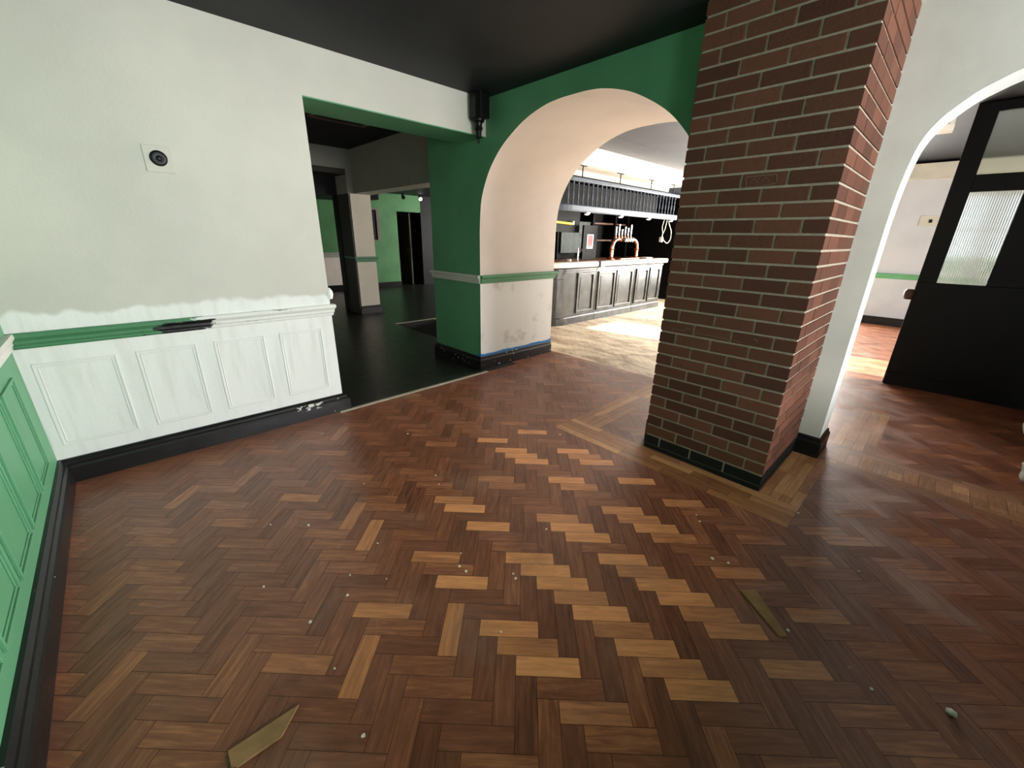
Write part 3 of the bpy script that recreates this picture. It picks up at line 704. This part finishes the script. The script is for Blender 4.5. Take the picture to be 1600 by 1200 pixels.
# lit lamp beyond, and spotlights on the dark ceiling
t = thing('wall_lamp', (-14.1, 6.2, 2.03), 'small lit lamp glowing in the far dark opening', 'lamp')
b = MB(); b.tube([(-14.2, 6.15, 2.0), (-14.0, 6.15, 2.05), (-13.95, 6.2, 1.98)], 0.012, M['plastic_black']); b.build('arm', t)
b = MB(); b.lathe([(0, 1.92), (0.04, 1.94), (0.05, 2.0), (0.035, 2.06), (0, 2.08)], (-13.95, 6.2, 0), M['lamp'], 12); b.build('bulb', t)
def spot(loc, label, group=None, lit=True):
    t = thing('ceiling_spotlight', loc, label, 'spotlight', group)
    b = MB(); b.lathe([(0.03, 0), (0.03, -0.02), (0.012, -0.03), (0.012, -0.07), (0, -0.07)], loc, M['plastic_black'], 12); b.build('base', t)
    b = MB(); b.tube([(loc[0]-.03, loc[1], loc[2]-.06), (loc[0]+.07, loc[1]-.03, loc[2]-.11)], [0.035, 0.05], M['plastic_black'], 14); b.build('lamp_head', t)
    if lit: b = MB(); b.tube([(loc[0]+.070, loc[1]-.030, loc[2]-.111), (loc[0]+.076, loc[1]-.033, loc[2]-.114)], 0.044, M['lamp'], 14); b.build('lens', t)
    return t
b_ = MB(); b_.box((XG, 5.0, 2.45), (-8.6, 7.0, CEIL_B), M['black_matt']); struct(b_.build('wall_dark_soffit'))
spot((-10.6, 6.72-0.2, 2.45), 'small lit ceiling spotlight above the far dark opening')
spot((-10.6, 6.0, 2.45), 'small unlit ceiling spotlight above the far green wall', lit=False)

# ------------------------------------------------------------------ BAR ROOM
# outer walls
b.__init__ if False else None
bw = MB()
xs = -12.7
for (a, c, z0, z1) in ((-9.3, -7.7, 0.75, 2.15), (-3.75, -1.35, 0.55, 2.15), (-0.05, 1.0, 0.9, 2.2)):
    bw.box((xs, 10.05, 0), (a, 10.3, CEIL_B), M['cool_white']); bw.box((a, 10.05, 0), (c, 10.3, z0), M['cool_white']); bw.box((a, 10.05, z1), (c, 10.3, CEIL_B), M['cool_white']); xs = c
bw.box((xs, 10.05, 0), (1.8, 10.3, CEIL_B), M['cool_white'])
struct(bw.build('wall_back'))
b = MB(); b.sweep([(-0.05, 10.05), (-4.9, 10.05)], rail_prof(0.82, 0.91, 0.035), M['rail_green'], side=-1); struct(b.build('trim_11'))
b = MB(); b.sweep([(1.6, 10.05), (-4.9, 10.05)], SK, M['black'], side=-1); struct(b.build('baseboard_back'))
b = MB(); b.box((-4.0, 9.75, 2.42), (1.6, 10.05, 2.62), M['grey_white']); struct(b.build('trim_12'))
bw = MB()
bw.box((1.6, 3.5, 0), (1.8, 5.74, CEIL_B), M['black_matt'])
for a, c in (((1.6, 5.74, 0), (1.8, 6.2, CEIL_B)), ((1.6, 7.25, 0), (1.8, 10.3, CEIL_B)), ((1.6, 6.2, 0), (1.8, 7.25, 0.55)), ((1.6, 6.2, 2.25), (1.8, 7.25, CEIL_B))): bw.box(a, c, M['cream'])
struct(bw.build('wall_bar_room_right'))
window_x(2, 1.72, 6.2, 7.25, 0.55, 2.25, 0, 0)
w = MB()
for a, c in (((-0.05, 10.1, 0.9), (0.0, 10.2, 2.2)), ((0.95, 10.1, 0.9), (1.0, 10.2, 2.2)), ((-0.05, 10.1, 0.9), (1.0, 10.2, 0.96)), ((-0.05, 10.1, 2.14), (1.0, 10.2, 2.2)), ((-0.05, 10.12, 1.62), (1.0, 10.18, 1.66))): w.box(a, c, M['white'])
struct(w.build('window_3'))
for n_, a0, a1, z0, z1 in ((4, -3.75, -1.35, 0.55, 2.15), (5, -9.3, -7.7, 0.75, 2.15)):  # hidden windows, added to house the bar and side room fill lamps
    w = MB()
    for a, c in (((a0, 10.14, z0), (a0+.06, 10.22, z1)), ((a1-.06, 10.14, z0), (a1, 10.22, z1)), ((a0, 10.14, z0), (a1, 10.22, z0+.06)), ((a0, 10.14, z1-.06), (a1, 10.22, z1)), (((a0+a1)/2-.03, 10.14, z0), ((a0+a1)/2+.03, 10.22, z1))): w.box(a, c, M['white'])
    struct(w.build('window_%d' % n_))
b = MB(); b.box((-1.5, 14.0, 0), (3.0, 14.8, 1.15), M['hedge']); tag(b.build('garden_hedge'), 'pale green hedge outside seen through the reeded glass', 'hedge')
# white socket on the back wall
t = thing('wall_switch', (-0.52, 10.05, 1.78), 'grey switch plate on the far white wall beyond the right arch', 'switch')
b = MB(); b.box((-0.62, 10.038, 1.70), (-0.34, 10.05, 1.86), M['grey_white']); b.build('plate', t, bevel=0.003)
b = MB(); b.box((-0.50, 10.028, 1.75), (-0.46, 10.038, 1.80), M['plastic_black']); b.build('rocker', t)

# bar counter: four panelled units in a row, first one curved round the corner
BX = -4.35
def bar_unit(y0, y1, panels, label, curved=False):
    t = thing('bar_front_unit', (BX, (y0+y1)/2, 0), label, 'bar', 'panelled units of the bar front')
    if not curved: path = [(BX-0.02, y0+0.008), (BX-0.02, y1-0.008)]
    else:
        r = 0.42; path = [(BX-0.02-r-0.5, y0)] + [(BX-0.02-r+r*math.sin(a), y0+r-r*math.cos(a)) for a in [math.pi/2*i/8 for i in range(9)]] + [(BX-0.02, y1-0.004)]
    b = MB(); b.sweep(path, [(-0.04, 0.0), (0.012, 0.0), (0.012, 0.93), (-0.04, 0.93)], M['bar_grey'], side=1); b.build('carcass', t)
    b = MB(); b.sweep(path, [(0.012, 0.0), (0.034, 0.0), (0.034, 0.11), (0.026, 0.125), (0.012, 0.13)], M['bar_grey'], side=1); b.build('plinth', t)
    b = MB(); b.sweep(path, [(0.012, 0.885), (0.028, 0.89), (0.028, 0.925), (0.012, 0.93)], M['bar_grey'], side=1); b.build('cornice_moulding', t)
    if curved:
        cp_ = [(BX-0.02-0.42+0.42*math.sin(a), y0+0.42-0.42*math.cos(a)) for a in [math.radians(18+8*i) for i in range(9)]]+[(BX-0.02, y0+0.66)]
        b = MB(); b.sweep(cp_, [(0.012, 0.17), (0.036, 0.17), (0.036, 0.215), (0.020, 0.215), (0.020, 0.81), (0.036, 0.81), (0.036, 0.855), (0.012, 0.855)], M['bar_grey'], side=1); b.sweep(cp_[1:-1], [(0.012, 0.25), (0.034, 0.26), (0.034, 0.765), (0.012, 0.775)], M['bar_grey'], side=1); b.build('curved_panel', t)
    for (a0, a1) in panels:
        m = MB(); xx = BX-0.008; d = 0.026
        for p, q in (((a0, .17), (a1, .215)), ((a0, .81), (a1, .855)), ((a0, .215), (a0+.05, .81)), ((a1-.05, .215), (a1, .81))):
            m.box((xx, p[0], p[1]), (xx+d, q[0], q[1]), M['bar_grey'])
        m.box((xx, a0+.085, .25), (xx+.012, a1-.085, .775), M['bar_grey'])
        m.build('panel', t, bevel=0.005)
    return t
bar_unit(4.93, 6.20, ((5.66, 6.14),), 'curved end unit of the charcoal panelled bar front nearest the arch', True)
bar_unit(6.20, 7.49, ((6.26, 6.80), (6.84, 7.42)), 'middle charcoal panelled unit of the bar front')
bar_unit(7.49, 8.62, ((7.55, 8.02), (8.08, 8.52)), 'far charcoal panelled unit of the bar front beside the brick column')
t = thing('bar_counter', (-4.6, 6.8, 0.93), 'long bar counter top with a thick white front edge', 'counter')
def edge_path(off, y_end):
    r = 0.42; x = BX-0.02
    return [(x-r-0.5, 4.93)]+[(x-r+r*math.sin(a), 4.93+r-r*math.cos(a)) for a in [math.pi/2*i/8 for i in range(9)]]+[(x, y_end)]
b = MB(); b.sweep(edge_path(0, 8.72), [(-0.10, 0.945), (0.055, 0.945), (0.07, 0.96), (0.07, 1.015), (0.055, 1.03), (-0.10, 1.03)], M['bar_white'], side=1); b.build('front_edge', t)
b = MB(); b.box((-5.1, 5.35, 0.965), (BX-.10, 8.70, 1.030), M['copper_wood']); b.box((-5.3, 4.96, 0.965), (BX-.42, 5.38, 1.030), M['copper_wood']); b.build('worktop', t, bevel=0.004)
b = MB(); b.prism([(-4.30, 6.17), (-4.275, 6.20), (-4.275, 6.32), (-4.33, 6.42), (-4.36, 6.2)], 0.93, 1.034, M['black']); b.build('broken_joint', t)
b = MB(); b.box((-5.1, 8.63, 0), (-4.42, 8.68, 0.94), M['near_black_wood']); tag(b.build('bar_end_panel', bevel=0.003), 'near black end panel closing the far end of the bar', 'panel')

# back bar: dark wall, shelves, boards
b = MB(); b.box((-6.35, 4.6, 0), (-6.20, 10.05, CEIL_B), M['near_black_wood']); struct(b.build('wall_back_bar'))
b = MB(); b.box((-6.20, 9.9, 0), (-4.3, 10.04, 2.4), M['near_black_wood']); struct(b.build('wall_bar_end'))
b = MB(); b.box((-6.2, 4.7, 2.30), (-4.60, 10.05, 2.36), M['near_black_wood']); struct(b.build('ceiling'))
b = MB(); b.box((-6.2, 4.62, 0), (-5.3, 4.7, 2.3), M['ivory']); struct(b.build('wall_bar_near'))
t = thing('back_bar_cabinet', (-5.95, 7.4, 0), 'dark back bar cabinet with bays and shelves behind the counter', 'cabinet')
b = MB(); b.box((-6.2, 5.3, 0), (-5.75, 9.6, 0.92), M['near_black_wood']); b.build('body', t, bevel=0.005)
b = MB(); b.box((-6.2, 5.2, 0.92), (-5.70, 9.7, 0.97), M['brown_wood']); b.build('top', t, bevel=0.005)
for z_ in (1.35, 1.72, 2.05):
    b = MB(); b.box((-6.2, 5.3, z_), (-5.95, 9.6, z_+0.035), M['brown_wood']); b.build('shelf', t)
for y_ in (5.3, 6.2, 6.9, 8.1, 9.0, 9.55):
    b = MB(); b.box((-6.2, y_, 0.97), (-5.9, y_+0.07, 2.28), M['near_black_wood']); b.build('upright', t)
t = thing('notice_board', (-5.86, 7.2, 1.2), 'dark green chalk board on the back bar beside the pink poster', 'board')
b = MB(); b.box((-5.89, 6.97, 1.1), (-5.86, 7.95, 1.75), paint('dark_chalkboard', (34, 44, 40), 0.6, 0.2, c2=(56, 66, 60), scale=9)); b.build('board_face', t, bevel=0.003)
# pink-red poster standing on a dark post behind the counter
b = MB(); b.box((-4.86, 6.36, 0), (-4.82, 6.78, 1.63), M['near_black_wood']); struct(b.build('trim_13'))
t = thing('poster', (-4.80, 6.5, 1.4), 'pink and red poster with a white border on the dark bar post', 'poster')
PZ0, PZ1, PY0, PY1 = 1.225, 1.475, 6.47, 6.66
b = MB(); b.box((-4.822, PY0, PZ0), (-4.814, PY1, PZ1), M['white']); b.build('paper', t)
b = MB(); b.box((-4.815, PY0+.02, PZ0+.045), (-4.812, PY1-.02, PZ1-.015), M['red_card']); b.build('red_print', t)
b = MB(); b.box((-4.815, PY0+.035, PZ0+.02), (-4.812, PY1-.05, PZ0+.04), M['plastic_black']); b.build('caption_bar', t)
# yellow tube
t = thing('strip_light', (-4.9, 5.8, 1.63), 'yellow sleeved tube fixed above the bar back near the arch', 'light')
b = MB(); b.tube([(-4.90, 5.58, 1.665), (-4.90, 6.10, 1.645)], 0.022, M['yellow'], 12); b.build('tube', t)
for y_ in (5.55, 6.10):
    b = MB(); b.box((-4.93, y_, 1.63), (-4.87, y_+.03, 1.69), M['plastic_white']); b.build('end_cap', t)
b = MB(); b.sweep([(-4.93, 5.5), (-4.93, 6.36)], [(0.001, 1.50), (0.001, 2.295), (-0.04, 2.295), (-0.04, 1.50)], M['near_black_wood'], side=1);  tag(b.build('back_rail', bevel=0.003), 'dark horizontal board under the yellow tube behind the bar', 'board')
# beer font: copper arch with taps
t = thing('beer_font', (-4.60, 7.42, 1.03), 'polished copper arch beer font with tall tap handles on the bar', 'beer tap')
fy0, fy1, fx = 6.98, 7.88, -4.60
pts = [(fx, fy0, 1.034), (fx, fy0, 1.24)]+[(fx, fy0+0.17-0.17*math.cos(a), 1.24+0.16*math.sin(a)) for a in [math.pi/2*i/7 for i in range(1, 8)]]
pts += [(fx, fy1-0.17+0.17*math.sin(a), 1.24+0.16*math.cos(a)) for a in [math.pi/2*i/7 for i in range(0, 8)]]+[(fx, fy1, 1.034)]
b = MB(); b.tube(pts, 0.034, M['copper'], 14); b.build('arch_pipe', t)
for y_ in (fy0, fy1):
    b = MB(); b.lathe([(0.075, 1.034), (0.075, 1.048), (0.05, 1.06), (0.04, 1.08)], (fx, y_, 0), M['copper'], 18); b.build('foot', t)
    b = MB(); b.lathe([(0.045, 1.20), (0.055, 1.215), (0.045, 1.23)], (fx, y_, 0), M['copper'], 18); b.build('collar', t)
for i in range(6):
    y_ = 7.02+i*0.105; h_ = (1.62, 1.66, 1.58, 1.63, 1.61, 1.67)[i]
    b = MB(); b.tube([(fx+0.03, y_, 1.44), (fx+0.03, y_, h_)], [0.012, 0.018], M['chrome'], 10); b.lathe([(0.018, 1.42), (0.022, 1.45), (0.012, 1.47)], (fx+.03, y_, 0), M['copper'], 10); b.build('tap_handle', t)
for i in range(4):
    y_ = 7.32+i*0.085
    b = MB(); b.lathe([(0, -0.01), (0.042, -0.008), (0.042, 0.05), (0.02, 0.06), (0.0, 0.062)], (fx+.03, y_, 1.395), M['chrome'], 14, 'X'); b.build('tap_badge', t)
b = MB(); b.box((-4.80, 7.1, 1.035), (-4.455, 7.75, 1.052), M['copper']); tag(b.build('drip_tray', bevel=0.004), 'copper drip tray under the beer font', 'drip tray')
b = MB(); b.box((-4.62, 8.08, 1.035), (-4.455, 8.32, 1.055), M['bar_white']); tag(b.build('bar_mat', bevel=0.006), 'small pale mat lying near the far end of the counter', 'mat')
# small odds on the near counter
b = MB(); b.lathe([(0.0, 1.028), (0.05, 1.028), (0.055, 1.06), (0.05, 1.065), (0, 1.065)], (-4.62, 5.72, 0), M['aluminium'], 16); tag(b.build('dish', ), 'small pale dish on the near part of the bar counter', 'dish')
t = thing('beer_tap', (-4.66, 6.02, 1.03), 'single thin chrome tap left of the pink poster', 'beer tap')
b = MB(); b.tube([(-4.66, 6.02, 1.03), (-4.66, 6.02, 1.24)], 0.014, M['chrome'], 10); b.build('stem', t)
b = MB(); b.tube([(-4.66, 6.02, 1.22), (-4.58, 6.02, 1.23), (-4.56, 6.02, 1.19)], 0.009, M['chrome'], 8); b.build('spout', t)

# balustrade gantry above the bar
GX = -4.35; gz0, gz1 = 1.80, 2.28
t = thing('bar_gantry', (GX, 6.9, gz0), 'slate blue balustrade gantry hanging above the bar', 'gantry')
def gpath(y_end=8.86):
    r = 0.42; x = GX
    return [(x-r-0.45, 4.93)]+[(x-r+r*math.sin(a), 4.93+r-r*math.cos(a)) for a in [math.pi/2*i/8 for i in range(9)]]+[(x, y_end)]
b = MB(); b.sweep(gpath(), [(-0.045, gz0), (0.035, gz0), (0.045, gz0+.02), (0.045, gz0+.085), (0.03, gz0+.10), (-0.045, gz0+.10)], M['slate'], side=1); b.build('bottom_rail', t)
b = MB(); b.sweep(gpath(), [(-0.04, gz1-.05), (0.035, gz1-.05), (0.045, gz1-.035), (0.045, gz1), (-0.045, gz1)], M['slate'], side=1); b.build('top_rail', t)
b = MB(); b.box((GX-0.5, 4.98, gz0+0.10), (GX-0.46, 8.86, gz1), M['near_black_wood']); b.build('rear_board', t)
prof = [(k_*0.64, z_) for k_, z_ in [(0.020, 0.0), (0.020, 0.04), (0.012, 0.06), (0.022, 0.10), (0.026, 0.14), (0.016, 0.19), (0.013, 0.21), (0.022, 0.23), (0.013, 0.25), (0.018, 0.29), (0.020, 0.33)]]
sp = MB(); sp.lathe([(r, z_) for r, z_ in prof], (0, 0, 0), M['slate'], 8); s0 = None
pos = [(GX, 5.40+i*0.124) for i in range(28)]
for i in range(5):
    a = math.pi/2*(i+0.5)/5; pos.append((GX-0.42+0.42*math.sin(a), 4.93+0.42-0.42*math.cos(a)))
for i in range(3): pos.append((GX-0.42-0.06-i*0.118, 4.93))
for i, (x_, y_) in enumerate(pos):
    if s0 is None: s0 = sp.build('spindle', t); s0.matrix_parent_inverse = Matrix.Translation(-Vector(t.location)); o = s0
    else: o = s0.copy(); COL.objects.link(o)
    o.location = (x_, y_, gz0+0.10)
# hanging rods
for i, y_ in enumerate((5.60, 6.66, 7.72, 8.62)):
    h = thing('hanging_rod', (GX+.0, y_, gz1), ('first', 'second', 'third', 'fourth')[i]+' metal hanging rod above the gantry counted from the arch', 'rod', 'rods holding up the gantry')
    b = MB(); b.tube([(GX, y_, gz1), (GX, y_, 2.458)], 0.009, M['plastic_black'], 8); b.build('rod', h)
    b = MB(); b.box((GX-.02, y_-.09, 2.452), (GX+.02, y_+.09, 2.46), M['plastic_black']); b.build('bracket', h)
# bulkhead over the bar
b = MB(); b.box((-6.2, 4.62, 2.46), (-4.28, 9.1, CEIL_B), M['ivory']); struct(b.build('wall_bulkhead'))
b = MB(); b.box((-6.2, 4.62, 2.30), (-4.70, 9.1, 2.46), M['ivory']); struct(b.build('wall_bulkhead_back'))
# spotlights under the gantry
for i, y_ in enumerate((5.80, 6.80, 7.78, 8.70)):
    h = thing('downlight', (GX-.1, y_, gz0), ('first', 'second', 'third', 'fourth')[i]+' small lit downlight under the gantry counted from the arch', 'downlight', 'lit downlights under the gantry')
    b = MB(); b.lathe([(0.05, 0.0), (0.05, -0.02), (0.042, -0.025), (0, -0.025)], (GX-.01, y_, gz0), M['chrome'], 14); b.build('rim', h)
    b = MB(); b.lathe([(0.036, -0.025), (0.03, -0.035), (0, -0.036)], (GX-.01, y_, gz0), M['lamp'], 12); b.build('lens', h)
# hanging cable with plug
t = thing('hanging_cable', (-4.5, 8.75, 1.8), 'looped white cable with a plug dangling at the end of the gantry', 'cable')
cp = [(-4.45, 8.60, 1.80), (-4.45, 8.55, 1.66), (-4.45, 8.60, 1.55), (-4.45, 8.62, 1.45), (-4.45, 8.72, 1.38), (-4.45, 8.86, 1.34), (-4.45, 8.98, 1.42), (-4.45, 8.97, 1.58), (-4.45, 8.84, 1.72), (-4.45, 8.78, 1.80)]
sm = []
for i in range(len(cp)-1):
    p0, p1, p2, p3 = cp[max(i-1, 0)], cp[i], cp[i+1], cp[min(i+2, len(cp)-1)]
    for j in range(5):
        q = j/5; sm.append(tuple(0.5*((2*p1[k])+(-p0[k]+p2[k])*q+(2*p0[k]-5*p1[k]+4*p2[k]-p3[k])*q*q+(-p0[k]+3*p1[k]-3*p2[k]+p3[k])*q**3) for k in (0, 1, 2)))
sm.append(cp[-1])
b = MB(); b.tube(sm, 0.008, M['plastic_white'], 8); b.tube([(-4.45, 8.72, 1.80), (-4.45, 8.68, 1.62), (-4.45, 8.58, 1.47)], 0.008, M['plastic_white'], 8); b.build('cable', t)
b = MB(); b.box((-4.48, 8.54, 1.36), (-4.42, 8.60, 1.46), M['plastic_white']); b.build('plug', t, bevel=0.006)

# ------------------------------------------------------------------ LOBBY PARTITION beyond the right arch
PYF = 5.74
t = thing('glazed_partition', (0.6, PYF, 0), 'black timber partition with reeded glass beyond the right arch', 'partition')
b = MB(); b.box((-0.222, PYF, 0), (1.6, PYF+0.07, 1.055), M['black_matt']); b.build('lower_panel', t, bevel=0.004)
b = MB(); b.box((-0.215, PYF-0.02, 0), (1.6, PYF, 0.12), M['black_matt']); b.build('plinth', t, bevel=0.004)
b = MB()
b.box((-0.222, PYF, 1.055), (-0.085, PYF+.08, CEIL_B), M['black_matt']); b.box((0.235, PYF-.0, 1.055), (1.6, PYF+.08, 1.86), M['black_matt'])
b.box((-0.085, PYF, 1.856), (1.6, PYF+.08, 1.995), M['black_matt']); b.box((-0.085, PYF, 2.48), (1.6, PYF+.08, CEIL_B), M['black_matt'])
b.box((0.50, PYF, 1.99), (1.6, PYF+.08, 2.48), M['black_matt']); b.box((-0.222, PYF, CEIL_B-0.17), (1.6, PYF+.08, CEIL_B), M['black_matt'])
b.build('frame', t, bevel=0.004)
def reeded_pane(x0, x1, z0, z1):
    b = MB(); n = int((x1-x0)/0.015)*6; pts = []
    for i in range(n+1):
        x_ = x0+(x1-x0)*i/n; pts.append((x_, PYF+.030-0.004*abs(math.sin(math.pi*i/6))))
    b.prism(pts+[(x1, PYF+.040), (x0, PYF+.040)], z0, z1, M['reeded']); b.build('glass_pane', t)
reeded_pane(-0.085, 0.235, 1.055, 1.856)
b = MB(); b.box((-0.085, PYF+.03, 1.995), (0.50, PYF+.04, 2.48), M['clear']); b.build('top_light', t)
# brown rounded bracket on the partition edge
b = MB(); b.lathe([(0, -0.05), (0.035, -0.048), (0.045, -0.02), (0.045, 0.03), (0.03, 0.05), (0, 0.052)], (-0.245, PYF+.02, 0.93), M['brown_wood'], 14); tag(b.build('rail_end'), 'brown rounded rail end sticking out of the black partition edge', 'rail')
# white detector hung by the arch
t = thing('alarm_box', (-0.31, 4.5, 2.2), 'small white angled box fixed high behind the right arch', 'box')
b = MB(); b.box((-0.36, 4.46, 2.155), (-0.26, 4.56, 2.20), M['ivory']); b.build('casing', t, bevel=0.004)
b = MB(); b.prism([(-0.29, 4.50), (-0.265, 4.50), (-0.265, 4.54), (-0.29, 4.54)], 2.20, 2.56, M['ivory']); b.build('bracket', t)
# lobby ceiling lower over the arch
b = MB(); b.box((-0.9, 3.5, 2.56), (1.6, 5.74, CEIL_B), M['navy']); b.box((-1.2, 5.74, 2.66), (1.6, 10.04, CEIL_B), M['navy']); struct(b.build('ceiling'))

# pale cloth lump at the right edge
def blob(name, c, rx, ry, rz, m, seed=1, bump=0.18):
    bm = bmesh.new(); bmesh.ops.create_icosphere(bm, subdivisions=4, radius=1.0)
    from mathutils import noise
    for v in bm.verts:
        n_ = noise.noise(v.co*1.7+Vector((seed*7.1, 3, 1))); n2 = noise.noise(v.co*5+Vector((seed, 9, 2)))
        k_ = 1+bump*n_+bump*0.35*n2; v.co = Vector((v.co.x*rx*k_, v.co.y*ry*k_, max(v.co.z*k_, -0.95)*rz))
    me = bpy.data.meshes.new(name); bm.to_mesh(me); bm.free(); me.materials.append(m)
    for p in me.polygons: p.use_smooth = True
    o = bpy.data.objects.new(name, me); COL.objects.link(o); o.location = c; return o
tag(blob('dust_sheet', (0.80, 3.78, 0.115), 0.20, 0.17, 0.12, M['cloth'], 2), 'crumpled pale cloth lying on the floor at the right edge', 'cloth')
tag(blob('cloth_bag', (0.84, 3.95, 0.40), 0.30, 0.16, 0.21, M['cloth'], 5, 0.14), 'dull grey bulging cloth bag above the crumpled pale cloth', 'bag')

# ------------------------------------------------------------------ debris
FL = [(-1.345, 0.242), (-2.057, 0.285), (-1.925, 0.425), (-1.569, 0.625), (-2.090, 0.794), (-2.497, 1.318), (-1.881, 1.161), (-1.787, 1.122), (-1.246, 0.881), (-1.466, 0.447), (-1.371, 0.396), (-1.649, 0.156), (-0.819, 0.752), (-0.243, 2.431), (-0.428, 1.731), (-0.366, 1.758), (-0.616, 1.993), (-0.582, 1.953), (0.058, 2.149), (-0.080, 1.567), (-1.730, 2.171), (-1.103, 0.241), (-0.846, 0.227), (-1.143, 0.833), (-1.186, 0.830), (-0.991, 0.978), (-0.965, 0.969), (-1.088, 1.305), (-1.340, 0.554), (0.174, 1.525)]
ps = []
for i, (x_, y_) in enumerate(FL):
    r_ = random.Random(i); s_ = 0.0035+0.0035*r_.random()
    if i in (14, 13): s_ = 0.008
    n_ = 5+i % 3; b = MB()
    b.prism([(x_+s_*(0.7+.5*r_.random())*math.cos(2*math.pi*k_/n_), y_+s_*(0.6+.6*r_.random())*math.sin(2*math.pi*k_/n_)) for k_ in range(n_)], 0.0002, 0.0035, M['flake'])
    tag(b.build('paint_flake', origin=(x_, y_, 0)), 'tiny white flake of paint lying on the brown parquet', 'paint flake', 'paint flakes on the parquet')
tag(blob('fluff', (0.358, 1.613, 0.009), 0.013, 0.010, 0.009, M['flake'], 3, 0.3), 'small white lump of fluff on the dark floor at lower right', 'debris')
b = MB(); b.prism([(-0.270, 1.628), (-0.229, 1.683), (-0.073, 1.531), (-0.094, 1.508)], 0.0005, 0.007, M['pale_wood'], (.5, .5, .5)); tag(b.build('loose_parquet_sliver', bevel=0.001), 'narrow pale wood sliver lying loose right of centre on the parquet', 'wood sliver')
b = MB(); b.prism([(-1.062, 0.114), (-1.005, 0.050), (-1.008, -0.061), (-1.021, -0.075), (-1.068, -0.073)], 0.0005, 0.008, M['pale_wood'], (.5, .5, .5)); tag(b.build('loose_parquet_sliver', bevel=0.001), 'broad pale diamond of wood lying loose at the lower left of the parquet', 'wood sliver')
